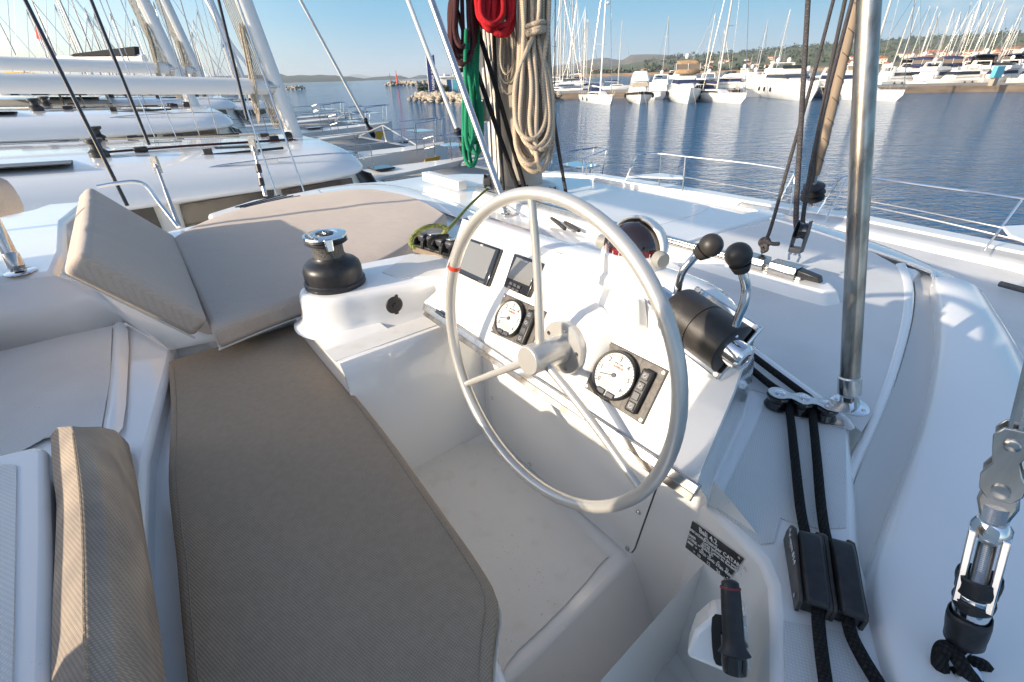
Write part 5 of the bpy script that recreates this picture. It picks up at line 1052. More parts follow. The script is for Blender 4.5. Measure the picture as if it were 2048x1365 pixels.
def motorboat(name, label, L=12, B=4, fly=False, bimini=None, screen='windowfar', stripe=None, group=None, arch=True, domes=1, hullm='gelfar', hz=1.7):
    t = thing(name, label, 'motor yacht', (0, 0, 0), group)
    R_ = hullmesh(L, B, hz, hz*.68, flare=.74, fine=2.6, stern=.92); m = MB(); m.grid(R_); m.poly(R_[0]); m.build('hull', hullm, t, local=True, angle=60)
    m = MB(); m.poly(deckpts(R_, -.02)); m.build('deck', 'gelfar', t, local=True)
    if stripe:
        m = MB()
        for s_ in (0, -1): m.grid([[(r[s_]*.42+r[1 if s_ == 0 else -2]*.58)*1.0+V((.02, .015*(1 if s_ == 0 else -1), 0)) for r in R_], [(r[s_]*.93+r[1 if s_ == 0 else -2]*.07)+V((.02, .015*(1 if s_ == 0 else -1), 0)) for r in R_]])
        m.build('stripe', stripe, t, local=True)
    h = hz*.72
    m = MB(); frustum(m, -L*.36, L*.26, B*.80, B*.46, h, h+1.05, L*.10, .1, .16); cb = m.build('cabin', 'gelfar', t, .12, 3, local=True)
    m = MB(); frustum(m, -L*.30, L*.175, B*.795, B*.60, h+.55, h+1.75, L*.11, .3, .28); m.build('upper_cabin', 'gelfar', t, .12, 3, local=True)
    m = MB(); frustum(m, -L*.24, L*.168, B*.76, B*.60, h+.98, h+1.50, L*.055, .1, .12); m.build('windscreen', screen, t, .04, local=True)
    m = MB()
    for s_ in (-1, 1):
        for x in (.05, .1, .15): m.ball(V((L*x+.4, s_*(B*.455-(x-.05)*2.2), hz*.55)), .13, 8, (1.4, .3, .7))
    m.build('porthole', 'windowfar', t, local=True)
    m = MB()
    for s_ in (-1, 1):
        pl_ = [V((r[0].x-.1, s_*r[0].y*.93, r[0].z)) for r in R_[5:]]; m.tube([q+EZ*.62 for q in pl_], .022, 4)
        for q in pl_[::2]: m.tube([q, q+EZ*.62], .018, 4)
    m.build('bow_rail', 'steel', t, local=True)
    top = h+1.75
    if fly:
        m = MB(); frustum(m, -L*.33, L*.05, B*.74, B*.62, top-.05, top+.62, .7, .1, .1); m.build('flybridge', 'gelfar', t, .1, 3, local=True); top += .62
        m = MB(); frustum(m, -L*.1, L*.035, B*.6, B*.58, top-.02, top+.35, .35, .0, .06); m.build('flybridge_screen', 'windowfar', t, .02, local=True)
    if arch:
        m = MB(); z1 = top+(.9 if not bimini else 1.9)
        for s_ in (-1, 1): m.hull2([V((-L*.30, s_*B*.34, top-.4)), V((-L*.22, s_*B*.34, top-.4)), V((-L*.22, s_*B*.30, top-.4)), V((-L*.30, s_*B*.30, top-.4))], [V((-L*.25, s_*B*.30, top+.7)), V((-L*.21, s_*B*.30, top+.7)), V((-L*.21, s_*B*.26, top+.7)), V((-L*.25, s_*B*.26, top+.7))])
        m.box((-L*.23, 0, top+.72), (L*.025, 0, 0), (0, B*.30, 0), (0, 0, .06)); m.build('radar_arch', 'gelfar', t, .03, local=True)
    for i in range(domes):
        m = MB(); y = (i-(domes-1)/2)*1.7; zz = top+(.75 if not bimini else 2.0); m.ball(V((-L*.23, y, zz+.35)), .33, 14, (1, 1, 1.15)); m.lathe(V((-L*.23, y, zz)), EZ, [(.2, 0), (.2, .2)], 10); m.build('radome', 'radome', t, local=True)
    if bimini:
        m = MB(); z0 = top-.1; a = [V((-L*.33, -B*.32, z0+.3)), V((L*.0, -B*.34, z0+.3)), V((L*.0, B*.34, z0+.3)), V((-L*.33, B*.32, z0+.3))]
        rows = []
        for x in (-L*.33, -L*.2, -L*.08, L*.01): rows.append([V((x, y*B, z0+1.75+.2*(1-(y/.35)**2)-(.12 if x in (-L*.33, L*.01) else 0))) for y in (-.35, -.2, 0, .2, .35)])
        m.grid(rows); m.grid([[V((L*.01, y*B, z0+1.63+.2*(1-(y/.35)**2))) for y in (-.35, -.2, 0, .2, .35)], [V((L*.03, y*B, z0+1.3)) for y in (-.36, -.2, 0, .2, .36)]]); bm_ = m.build('bimini', bimini, t, local=True, solid=.04)
        m = MB(); m.grid([[V((L*.03, y*B, z0+1.3)) for y in (-.36, -.1, .1, .36)], [V((L*.055, y*B, z0+.55)) for y in (-.36, -.1, .1, .36)]])
        for s_ in (-1, 1): m.grid([[V((x, s_*B*.35, z0+1.5)) for x in (-L*.3, L*.01)], [V((x, s_*B*.36, z0+.5)) for x in (-L*.3, L*.05)]])
        m.build('side_screen', mat('smoked_plastic', (.16, .13, .10), .2), t, local=True)
        m = MB(); m.grid([[V((L*.056, y*B, z0+.6)) for y in (-.37, .37)], [V((L*.065, y*B, z0+.0)) for y in (-.38, .38)]]); m.build('apron', bimini, t, local=True, solid=.03)
        m = MB()
        for y in (-.36, 0, .36): m.tube([V((L*.035, y*B, z0+1.45)), V((L*.06, y*B, z0+.5))], .03, 5)
        m.build('frame', 'white', t, local=True)
    for s_ in (-1, 1):
        for i in (3, 5, 7):
            q = R_[i][1]; m = MB(); m.ball(V((q.x, s_*(q.y+.16), hz*.5)), .16, 10, (1, 1, 2.2)); m.build('fender', 'blackcanvas', t, local=True)
    m = MB()
    for s_ in (-1, 1): m.tube([V((L*.52, s_*.3, hz)), V((L*.53+1.6, s_*1.0, -.2))], .025, 4)
    m.build('mooring_line', 'ropewhite', t, local=True)
    return t
def bow(t, px, py, heading, L):
    q = az(px, py, 0); t.location = (q.x-math.cos(heading)*L*.53, q.y-math.sin(heading)*L*.53, 0); t.rotation_euler = (0, 0, heading)
def place(t, px, py, heading, z=0.):
    q = az(px, py, z); t.location = (q.x, q.y, z); t.rotation_euler = (0, 0, heading); return t
def toward(px, py, off=0.): q = az(px, py, 0); return math.atan2(-q.y, -q.x)+rad(off)
b1 = sailboat('sailboat', 'white sailing yacht at the left end of the row moored bow out at the quay', 13, 4.3, 21, mast='white', detail=True, hullm='gelfar'); bow(b1, 1222, 210, toward(1216, 200, 18), 13)
m = MB(); m.ball(V((1.04-.35, 0.35, 13.2)), .32, 12, (1, 1, .7)); m.build('radome', 'radome', b1, local=True)
b2 = motorboat('motor_yacht', 'motor cruiser with a black hull stripe and white canvas between two larger boats', 11.5, 4.3, False, None, 'ropewhite', 'blackcanvas', arch=False, domes=0); bow(b2, 1280, 208, toward(1285, 200, 3), 11.5)
m = MB(); frustum(m, -3.4, 1.4, 3.1, 2.8, 2.9, 4.35, 1.5, .4, .45); m.build('canvas_hood', 'white', b2, .25, 3, local=True)
b3 = motorboat('motor_yacht', 'flybridge motor yacht with tan canopy and blue windscreen cover', 14.5, 4.9, True, 'tancanvas', 'navy', None, hz=2.1, domes=1); bow(b3, 1376, 208, toward(1372, 200, 6), 14.5)
b4 = sailboat('sailboat', 'white sailing yacht with blue trim and black fenders, bow turned to the right', 17, 4.8, 26, cover='navy'); bow(b4, 1486, 208, toward(1486, 200, 32), 17)
b5 = motorboat('motor_yacht', 'large white motor yacht with twin radomes and dark windscreen', 19, 5.9, True, None, 'windowfar', None, hz=2.6, domes=2); bow(b5, 1625, 203, toward(1600, 195, 22), 19)
b6 = motorboat('motor_yacht', 'white motor yacht with navy windscreen cover beside the large yacht', 14, 4.6, False, None, 'navy', None, hz=2.2, domes=0); bow(b6, 1712, 201, toward(1700, 195, 22), 14)
b7 = sailboat('sailboat', 'white sailing yacht with a blue stripe at the right end of the row', 16, 4.6, 25, cover='navy'); bow(b7, 1798, 203, toward(1790, 200, 40), 16)
# boats behind the quay
rg = random.Random(21)
mp1 = motorboat('motor_yacht', 'x', 12, 4.1, False, None, 'windowfar', None, domes=1); mp2 = motorboat('motor_yacht', 'x', 14, 4.5, True, 'navy', 'windowfar', None, domes=1)
mp3 = motorboat('motor_yacht', 'x', 13, 4.4, True, None, 'navy', None, domes=1); sp1 = sailboat('sailboat', 'x', 13, 4.1, 18, detail=False); sp2 = sailboat('sailboat', 'x', 15, 4.4, 21, detail=False, cover='greycanvas', spread=3)
usedp = {}
def inst(pr, loc, rz, label, group, scale=None):
    if pr.name not in usedp: usedp[pr.name] = 1; o = pr; o.location = loc; o.rotation_euler = (0, 0, rz); o.scale = scale or (1, 1, 1); o['label'] = label; o['group'] = group; return o
    return dup(pr, loc, rz, label, group, scale)
for i, (px, dd) in enumerate(((1330, 100), (1348, 118), (1405, 104), (1452, 110), (1500, 104), (1520, 120), (1640, 104), (1665, 118))):
    q = ah(px, 160, dd); inst((mp1, mp3)[i % 2], (q.x, q.y, 0), rg.uniform(0, 6.28), 'motor yacht berthed behind the first row at the quay', 'motor yachts behind the first row')
for i in range(22):
    px = 1800+i*13+rg.uniform(-4, 4); dd = 132+rg.uniform(0, 16)+(i % 3)*16; q = ah(px, 150, dd)
    inst((mp1, mp2, mp3)[(i*2+i//3) % 3], (q.x, q.y, 0), BA+rg.uniform(-.5, .5)+(math.pi if i % 2 else 0), 'motor yacht among those packed behind the quay at the right', 'motor yachts packed behind the quay', (1.05,)*3)
masts_r = [(1869, 13), (1880, 30), (1893, 52), (1833, 14), (1866, 12), (1880, 24), (1903, 17), (1917, 24), (1945, 6), (1952, 22), (1983, 4), (1991, 3), (2006, -8), (2019, 17), (2047, 5), (2048, 35), (1935, 60), (1850, -30), (1960, -10), (2030, 50), (1855, 55), (1977, 40), (2040, 60)]
for x, y in masts_r:
    dd = rg.uniform(150, 230); tp = ah(x, y, dd); s = max(.5, tp.z/20)
    inst((sp1, sp2)[x % 2], (tp.x, tp.y, 0), rg.uniform(0, 6.28), 'sailing yacht with a bare mast moored beyond the quay at the right', 'sailing yachts beyond the quay', (s, s, s*(20/18 if x % 2 == 0 else 20/21)))
for x, y in ((1121, -40), (1127, -30), (1139, -20), (1152, -60), (1155, 0), (1166, 14), (1172, 38), (1178, 40), (1164, 30), (1148, 50), (1240, 43), (1336, 33), (1420, 62), (1437, 27), (1445, 60), (1535, 40), (1522, 100), (1583, 18), (1505, 110), (1552, 100), (1563, 96)):
    dd = rg.uniform(120, 190); tp = ah(x, y, dd); s = max(.35, tp.z/20)
    lab = ('sailing yacht in the cluster of masts just right of the near mast', 'sailing yachts beside the near mast') if x < 1200 else ('small sailing yacht whose mast shows between the moored motor yachts', 'sailing yachts behind the motor yachts')
    inst((sp1, sp2)[x % 2], (tp.x, tp.y, 0), rg.uniform(0, 6.28), lab[0], lab[1], (s, s, s*(20/18 if x % 2 == 0 else 20/21)))
bb = sailboat('sailboat', 'dark hulled sailing yacht with a black mast beside the near mast', 16, 4.5, 26, mast='blackgloss', cover='greycanvas', stripe='blackcanvas', detail=True); q = az(1100, 190, 0); bb.location = (q.x, q.y, 0); bb.rotation_euler = (0, 0, toward(1128, 188, 60))
# quay
qa = [az(x, y, 0) for x, y in ((1085, 200), (1124, 199), (1300, 196), (1500, 193), (1700, 190), (1810, 187), (1930, 185), (2048, 184), (2300, 182))]
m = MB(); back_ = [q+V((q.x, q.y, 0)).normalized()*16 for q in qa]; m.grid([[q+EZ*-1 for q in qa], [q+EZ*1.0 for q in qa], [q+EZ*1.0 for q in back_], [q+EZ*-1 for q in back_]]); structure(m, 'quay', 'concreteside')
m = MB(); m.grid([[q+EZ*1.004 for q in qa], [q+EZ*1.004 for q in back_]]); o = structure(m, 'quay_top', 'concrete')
bxs = thing('service_box', 'light blue service cabinet on a beige stand on the quay', 'cabinet', az(1983, 172, 1)); q = bxs.location; m = MB(); m.box(q+EZ*1.9, (.9, .3, 0), (-.1, .3, 0), (0, 0, .8)); m.build('cabinet', 'lightblue', bxs, .05); m = MB(); m.box(q+EZ*.55, (.5, .2, 0), (-.1, .3, 0), (0, 0, .55)); m.build('stand', 'concrete', bxs)
# breakwaters of rock
def rocks(name, label, ctr, n, rr, rg):
    m = MB()
    for _ in range(n):
        i = rg.random()*(len(ctr)-1); k = int(i); f_ = i-k; c_ = ctr[k]*(1-f_)+ctr[k+1]*f_; u = rg.gauss(0, .38); c_ = c_+V((rg.uniform(-1, 1), rg.uniform(-1, 1), 0))*rr*2.2*abs(u)*2; r = rr*rg.uniform(.5, 1.1); z_ = max(-.1, (1.0-abs(u)*1.2))*rr*1.8
        vs = []
        for th_ in range(5):
            for ph_ in range(7): a_ = math.pi*(th_+.5)/5; b_ = 2*math.pi*ph_/7+a_; q = r*rg.uniform(.75, 1.1); vs.append(V((c_.x, c_.y, z_))+V((math.sin(a_)*math.cos(b_), math.sin(a_)*math.sin(b_), math.cos(a_)*.8))*q)
        o_ = len(m.v); m.v += vs; m.f += [(o_+i_*7+j, o_+i_*7+(j+1) % 7, o_+(i_+1)*7+(j+1) % 7, o_+(i_+1)*7+j) for i_ in range(4) for j in range(7)]; m.f += [tuple(o_+j for j in range(7)), tuple(o_+28+j for j in range(6, -1, -1))]
    o = m.build(name, 'rock', None, angle=20); return tag(o, label, 'rocks', kind='stuff')
rg = random.Random(4)
rocks('breakwater_rocks', 'pale rock breakwater under the blue banner', [az(x, y, 0) for x, y in ((832, 202), (870, 204), (915, 206), (960, 207), (1010, 207), (1060, 204), (1110, 202))], 420, .75, rg)
rocks('breakwater_rocks', 'far rock breakwater with the red harbour light', [az(x, y, 0) for x, y in ((778, 173), (800, 172), (830, 172), (860, 171))], 160, 1.3, rg)
rocks('breakwater_rocks', 'low dark rock spit beside the left mast', [az(x, y, 0) for x, y in ((560, 179), (590, 180), (606, 179))], 60, .9, rg)
m = MB(); m.prism([az(x, y, .6) for x, y in ((838, 196), (900, 199), (1000, 200), (1110, 196), (1110, 190), (980, 188), (850, 190))], (0, 0, -1)); structure(m, 'breakwater', 'concrete')
# harbour light, banner, kiosk, shrubs
q = az(795, 170, 1); q = V((q.x, q.y, 1.5)); hl_ = thing('harbour_light', 'red harbour light tower on the far breakwater', 'beacon', q); hh = (ah(795, 141, math.hypot(q.x, q.y)).z-q.z)
m = MB(); m.lathe(q, EZ, [(1.1, 0), (.55, .6), (.3, hh*.6), (.45, hh*.62), (.45, hh*.66), (.2, hh*.7), (.15, hh)], 12); m.build('tower', 'red', hl_)
q = ah(781, 165, math.hypot(q.x, q.y)); m = MB(); m.tube([V((q.x, q.y, 0)), V((q.x, q.y, 7))], .12, 6); o = m.build('marker_pole', 'dark', None, origin=V((q.x, q.y, 0))); tag(o, 'thin dark pole standing left of the red harbour light', 'pole')
db = math.hypot(*az(870, 198, 0).xy)
b0_, b1_ = ah(858, 184, db), ah(876, 182, db); t0_, t1_ = ah(852, 111, db), ah(868, 110, db)
ban = thing('banner', 'tall dark blue banner with white lettering on the breakwater', 'banner', b0_)
m = MB(); m.prism([b0_, b1_, t1_, t0_], (b1_-b0_).cross(EZ).normalized()*.04); m.build('cloth', 'bannerblue', ban)
m = MB(); m.tube([V((b0_.x, b0_.y, .5)), t0_], .06, 6); m.build('pole', 'white', ban)
lx = (t0_-b0_).normalized(); text('MARINA KORNATI', (b0_*.45+b1_*.55)+lx*.25-(b1_-b0_).cross(EZ).normalized()*-.05-(EYE*0), lx, -(b1_-b0_), .80, 'ink', ban)
for o in list(ban.children):
    if o.type == 'FONT': o.location = o.location+V((-b0_.x, -b0_.y, 0)).normalized()*.15
q = ah(910, 190, db+6); ks = thing('kiosk', 'small white kiosk with a blue and pale information panel on the breakwater', 'kiosk', V((q.x, q.y, .9)))
ux = V((q.y, -q.x, 0)).normalized(); uy = V((q.x, q.y, 0)).normalized(); z_ = .9; hk = ah(910, 155, db+6).z-.9
m = MB(); m.box(V((q.x, q.y, z_+hk/2)), ux*3.0, uy*1.5, EZ*hk/2); m.build('wall', 'white', ks)
m = MB(); m.box(V((q.x, q.y, z_+hk+.1)), ux*3.5, uy*1.9, EZ*.1); m.build('roof', 'white', ks)
for nm, u, w_, mt in (('door', -1.2, .5, 'blue'), ('info_panel', .2, .6, 'lightblue'), ('door', 1.6, .5, 'blue')): m = MB(); m.box(V((q.x, q.y, z_+hk*.45))+ux*u-uy*1.53, ux*w_, uy*.03, EZ*hk*.42); m.build(nm, mt, ks)
for i, (x, s) in enumerate(((845, .9), (862, 1.1), (874, 1.3), (884, 1.0), (893, .8), (930, 1.0), (948, .8))):
    q = ah(x, 195, db+rg.uniform(0, 3)); sh_ = thing('shrub', 'green shrub on the breakwater beside the banner', 'shrub', V((q.x, q.y, .8)), 'shrubs round the banner'); m = MB(); blob(m, V((q.x, q.y, 1.5)), 1.0*s, 240, rg, .16); m.build('foliage', 'leaf', sh_)
    m = MB(); m.tube([V((q.x, q.y, .5)), V((q.x, q.y, 1.2))], .05, 5); m.build('stem', 'teak', sh_)
# large white yacht behind the banner
by = motorboat('motor_yacht', 'long white motor yacht passing behind the blue banner', 30, 6.4, True, None, 'windowfar', None, hz=3.4, domes=0); place(by, 890, 176, math.atan2(az(820, 172, 0).y-az(960, 177, 0).y, az(820, 172, 0).x-az(960, 177, 0).x))
# ================================================================== NEIGHBOURING CATAMARANS
def catproto():
    t = thing('catamaran', 'x', 'catamaran', (0, 0, 0))
    L0, L1 = -7.5, 6.3
    for s_ in (-1, 1):
        rows = []
        for i in range(17):
            u = i/16; x = L0+(L1-L0)*u; w = .92*(1-max(0, (u-.45)/.55)**2.6)*(.8+.2*min(1, u*4)); z = 1.72+.22*u
            rows.append([V((x, s_*2.75-w, z-.02)), V((x, s_*2.75-w*.98, z-.5)), V((x-.2*u, s_*2.75-w*.7, 0)), V((x-.3*u, s_*2.75, -.4)), V((x-.2*u, s_*2.75+w*.7, 0)), V((x, s_*2.75+w*.98, z-.5)), V((x, s_*2.75+w, z-.02))])
        m = MB(); m.grid(rows); m.grid([[r[0], (r[0]+r[6])/2+EZ*.05, r[6]] for r in rows]); m.poly(rows[0]); m.build('hull', 'gelfar', t, local=True, angle=50)
        m = MB(); m.prism([V((x, s_*2.75+y, 1.94)) for x, y in ((2.6, -.3), (3.2, -.3), (3.2, .3), (2.6, .3))], (0, 0, .05)); m.build('hatch', 'windowfar', t, .01, local=True)
        m = MB(); y = s_*2.75
        pt_ = [V((L1-1.3, y-.5, 2.0)), V((L1-1.3, y-.5, 2.6)), V((L1-.1, y-.18, 2.65)), V((L1-.1, y+.18, 2.65)), V((L1-1.3, y+.5, 2.6)), V((L1-1.3, y+.5, 2.0))]
        m.tube(pt_, .018, 6); m.tube([V((L1-.3, y-.2, 2.0)), V((L1-.2, y-.2, 2.65))], .015, 6); m.tube([V((L1-.3, y+.2, 2.0)), V((L1-.2, y+.2, 2.65))], .015, 6); m.box((L1-.9, y, 2.35), (.3, 0, 0), (0, .4, 0), (0, 0, .015)); m.build('pulpit', 'chrome', t, local=True)
        m = MB(); yo = s_*3.55
        for x in (-5, -3, -1, 1, 3, 4.8): m.tube([V((x, yo, 1.85)), V((x, yo, 2.5))], .014, 6)
        m.tube([V((-5, yo, 2.48)), V((4.8, yo, 2.52)), V((L1-1.3, y+s_*.5, 2.6))], .008, 5); m.tube([V((-5, yo, 2.2)), V((4.8, yo, 2.22)), V((L1-1.3, y+s_*.5, 2.3))], .008, 5); m.build('lifeline', 'steel', t, local=True)
        m = MB(); m.prism([V((L1-1.6, s_*2.75-s_*.9, 1.2)), V((L1-1.0, s_*2.75-s_*.78, 1.2)), V((L1-.9, s_*2.75-s_*.76, 1.65)), V((L1-1.4, s_*2.75-s_*.85, 1.65))], (0, -.02*s_, 0)); m.build('sticker', 'yellow', t, local=True)
        m = MB(); m.prism([V((L1-1.6, s_*2.75+s_*.90, 1.25)), V((L1-1.0, s_*2.75+s_*.80, 1.25)), V((L1-.7, s_*2.75+s_*.72, 1.68)), V((L1-1.3, s_*2.75+s_*.87, 1.68))], (0, .03*s_, 0)); m.build('sticker', 'yellow', t, local=True)
    m = MB(); m.box((-2.2, 0, 1.45), (4.7, 0, 0), (0, 2.2, 0), (0, 0, .35)); m.build('bridge_deck', 'gelfar', t, .1, local=True)
    m = MB(); m.poly([V((2.5, -1.95, 1.78)), V((5.4, -2.1, 1.80)), V((5.4, 2.1, 1.80)), V((2.5, 1.95, 1.78))]); m.build('trampoline', 'net', t, local=True, solid=.01)
    m = MB(); m.tube([V((5.5, -2.6, 1.72)), V((5.5, 2.6, 1.72))], .13, 12); m.tube([V((2.4, 0, 1.72)), V((6.3, 0, 1.78))], .08, 10); m.tube([V((5.5, 0, 1.8)), V((5.45, 0, 2.35))], .05, 8); m.tube([V((5.5, -2.4, 1.85)), V((5.45, 0, 2.35)), V((5.5, 2.4, 1.85))], .03, 6); m.build('crossbeam', 'alu', t, local=True)
    # coachroof dome: rows from nose back
    def outline(z0, k, nose):
        pts = []
        for i in range(25):
            th_ = math.pi*i/24-math.pi/2; cx, sy = math.cos(th_), math.sin(th_); pts.append(V((-1.6+(nose+1.6)*abs(cx)**.42, 2.85*k*(abs(sy)**.42)*(1 if sy > 0 else -1), z0)))
        return [V((-6.6, -2.85*k, z0))]+pts+[V((-6.6, 2.85*k, z0))]
    rows = [outline(2.80, .985, .55), outline(2.83, 1.0, .62), outline(2.90, 1.0, .6), outline(3.06, .94, .5), outline(3.16, .80, .35), outline(3.22, .5, .25), outline(3.24, .2, .15)]
    for r in rows[3:]:
        for q in r: q.z += .05*max(0, -q.x)*.8 if q.x < -1 else 0
    m = MB(); m.grid(rows); m.poly(rows[-1]); m.build('coachroof', 'gelgloss', t, local=True, sub=1)
    m = MB(); m.grid([outline(1.7, .985, .9), outline(2.83, .94, .42)]); m.build('saloon_wall', 'gelfar', t, local=True)
    for s_ in (-1, 1):
        for x0, x1, x2, x3 in ((-4.9, -2.75, -2.75, -4.9), (-2.50, -1.28, -1.22, -2.46), (-1.12, .02, .0, -1.12)):
            m = MB(); m.prism([V((x0, s_*2.76, 2.32)), V((x1, s_*2.76, 2.56 if x1 > -2 else 2.36)), V((x2, s_*2.73, 2.80)), V((x3, s_*2.72, 2.77))], (0, .035*s_, 0)); m.build('window', 'window', t, .01, local=True)
        for y0, y1 in ((.15, 1.1), (1.3, 2.3)):
            m = MB(); m.prism([V((.78, s_*y0, 2.2)), V((.76, s_*y1, 2.2)), V((.50, s_*y1, 2.75)), V((.52, s_*y0, 2.75))], (.03, 0, 0)); m.build('window', 'windowfar', t, local=True)
        m = MB(); m.tube(smooth([V((-2.0, s_*2.5, 3.06)), V((-1.8, s_*2.48, 3.17)), V((-.2, s_*2.46, 3.16)), V((.35, s_*2.42, 3.08)), V((.4, s_*2.4, 3.0))], 5), .014, 6); m.tube(smooth([V((-4.6, s_*2.5, 3.1)), V((-4.4, s_*2.48, 3.2)), V((-2.9, s_*2.46, 3.18)), V((-2.6, s_*2.46, 3.08))], 5), .014, 6)
        for x in (-3.6, -1.0): m.tube([V((x, s_*2.46, 3.0)), V((x, s_*2.46, 3.17))], .012, 6)
        m.build('grab_rail', 'chrome', t, local=True)
        m = MB(); m.box((-1.3, s_*1.75, 3.24), (.6, 0, 0), (0, .025, 0), (0, 0, .02)); m.box((-1.8, s_*1.75, 3.29), (.06, 0, 0), (0, .04, 0), (0, 0, .05)); m.build('jib_track', 'blackgloss', t, local=True)
        m = MB(); m.lathe(V((-3.1, s_*1.45, 3.30)), EZ, [(.12, 0), (.12, .1), (.07, .14), (.07, .2), (.11, .23), (.11, .27), (0, .27)], 20); m.build('winch', 'black', t, local=True)
        m = MB(); m.prism([V((-4.6, s_*1.9-.35, 3.40)), V((-3.4, s_*1.9-.35, 3.35)), V((-3.4, s_*1.9+.25, 3.33)), V((-4.6, s_*1.9+.25, 3.38))], (0, 0, .012)); m.build('solar_panel', 'solar', t, local=True)
        m = MB(); m.tube([V((-.9, s_*3.5, 1.9)), V((-1.0, s_*.9, 9.4)), V((-2.1, 0, 18))], .013, 6); m.tube([V((-1.3, s_*3.5, 1.9)), V((-1.3, s_*.1, 12.5))], .013, 6)
        a_, b_ = V((-.9, s_*3.5, 1.9)), V((-1.0, s_*.9, 9.4)); d_ = (b_-a_).normalized(); m.tube([a_, a_+d_*.5], .03, 8); m.build('shroud', 'steel', t, local=True)
    m = MB()
    for k in range(3): m.tube([V((-.2, -.9+.16*k, 3.255)), V((-2.0, -1.1+.12*k, 3.33)), V((-3.0, -1.4+.1*k, 3.37))], .007, 5)
    m.build('deck_line', 'ropemaroon', t, local=True)
    m = MB()
    for k in range(3): m.tube([V((-.2, .5+.13*k, 3.255)), V((-2.0, .7+.13*k, 3.33)), V((-3.0, 1.0+.12*k, 3.37))], .007, 5)
    m.build('deck_line', 'ropewhite', t, local=True)
    for x, y, zt_ in ((-1.35, 1.0, 3.25), (-1.35, -1.0, 3.25), (-2.2, .3, 3.31)): m = MB(); m.box((x, y, zt_), (.27, 0, -.012), (0, .27, 0), (0, 0, .02)); m.build('roof_hatch', 'windowfar', t, .01, local=True)
    for k, (x, y) in enumerate(((-.5, .35), (-.5, -.35), (-2.6, 1.2), (-2.6, -1.2))): m = MB(); m.box((x, y, 3.28 if x > -1 else 3.36), (.09, 0, 0), (0, .08, 0), (0, 0, .035)); m.build('rope_clutch', 'black', t, .02, local=True)
    m = MB(); m.tube([V((0, 0, 3.2)), V((-2.3, 0, 19.5))], [.15, .13], 16); mk = m.build('mast', 'white', t, local=True)
    m = MB(); m.tube([V((-1.1, -.95, 9.5)), V((-.87, 0, 9.4)), V((-1.1, .95, 9.5))], .04, 6); m.build('spreader', 'white', mk, local=True)
    m = MB()
    for k in range(7): m.tube([V((-.2-.02*k, -.12+.04*k, 3.4)), V((-1.45-.015*k, -.1+.035*k, 12.)), V((-2.4, 0, 19))], .009, 5)
    m.build('halyard', 'ropewhite', t, local=True)
    rg2 = random.Random(9); m = MB()
    for k in range(9):
        x = -.42-rg2.random()*.1; y = rg2.uniform(-.12, .12); b_ = rg2.uniform(.0, .5); w_ = rg2.uniform(.05, .12)
        m.tube(smooth([V((x, y, 5.1)), V((x-.06, y-w_*.6, 4.4)), V((x-.1, y-w_, 3.7+b_)), V((x-.12, y, 3.5+b_)), V((x-.1, y+w_, 3.7+b_)), V((x-.02, y+w_*.6, 4.5)), V((x, y, 5.1))], 4), .011, 6)
    m.build('rope_coil', 'ropewhite', t, local=True)
    m = MB()
    for k in range(4): m.lathe(V((-.2+.05*k, -.28+.15*k, 3.28)), V((0, 1, 0)), [(.07, 0), (.05, .03), (.07, .06)], 12)
    m.build('turning_block', 'blackgloss', t, local=True)
    m = MB(); m.tube([V((-.15, 0, 4.12)), V((-5.9, 0, 4.36))], .135, 16); bm_ = m.build('boom', 'white', t, local=True)
    m = MB(); m.tube([V((-.1, 0, 4.12)), V((-.28, 0, 4.12))], .15, 12); m.build('gooseneck', 'steel', bm_, local=True)
    m = MB(); m.tube([V((-5.8, 0, 4.4)), V((-2.3, 0, 19))], .012, 5); m.build('topping_lift', 'steel', t, local=True)
    return t
cpx = catproto(); HD = BA
def catplace(f_, s_, label, o=None, dz=0., rz=0.):
    q = P(f_, s_, dz); oo = o or dup(cpx, q, HD+rz, label); oo.location = q; oo.rotation_euler = (0, 0, HD+rz); oo['label'] = label; oo['group'] = 'neighbouring catamarans'; return oo
qm = az(590, 272, 3.25); fA, sA, _ = fsz(qm)
catplace(fA, sA, 'nearest white catamaran to port with brown tinted windows and a bare boom', cpx)
qm = az(372, 214, 3.25); fB, sB, _ = fsz(qm)
print('cat A', fA, sA, 'cat B', fB, sB)
oB = catplace(fA-.65, sA-7.9, 'second white catamaran in the row, behind the nearest one'); oB.scale = (1.12,)*3
oC = catplace(fA+1.2, sA-17.2, 'third white catamaran, beyond the second with its bow further out'); oC.scale = (1.2, 1.1, 1.15)
catplace(fA+4.8, sA-26, 'fourth catamaran, mostly hidden behind the third')
# ropes and shrouds of the near boat on the port side
def wire(label, a, b, r, mt='blackgloss', fit=None):
    t = thing('shroud', label, 'shroud', b); MB().tube([b, a+(a-b)*1.0], r, 8).build('wire', mt, t)
    if fit:
        q0, q1 = fit; m = MB(); m.tube([q0, q0*.6+q1*.4], r*1.0, 10); m.tube([q0*.6+q1*.4, q1], r*1.35, 10); m.lathe(q0, (q0-q1), [(r*1.6, -.05), (r*1.6, .05)], 10); m.box(q0, EZ*.09, vr*.035, vf*.02); m.build('turnbuckle', 'steel', t)
    return t
wire('thick dark shroud running from the top left corner down behind the backrest cushion', ad(50, 0, 4.4), ad(255, 412, 4.9), .019)
wire('dark shroud ending in a chrome turnbuckle left of the tinted windows', ad(182, 0, 4.9), ad(298, 290, 5.2), .018, fit=(ad(312, 330, 5.2), ad(358, 455, 5.1)))
wire('dark shroud with a taped chrome turnbuckle crossing the neighbour roof', ad(437, 0, 5.2), ad(495, 240, 5.4), .018, fit=(ad(507, 295, 5.4), ad(531, 392, 5.4)))
for pa_, pb_ in (((298, 290), (312, 330)), ((495, 240), (507, 295))):
    pass
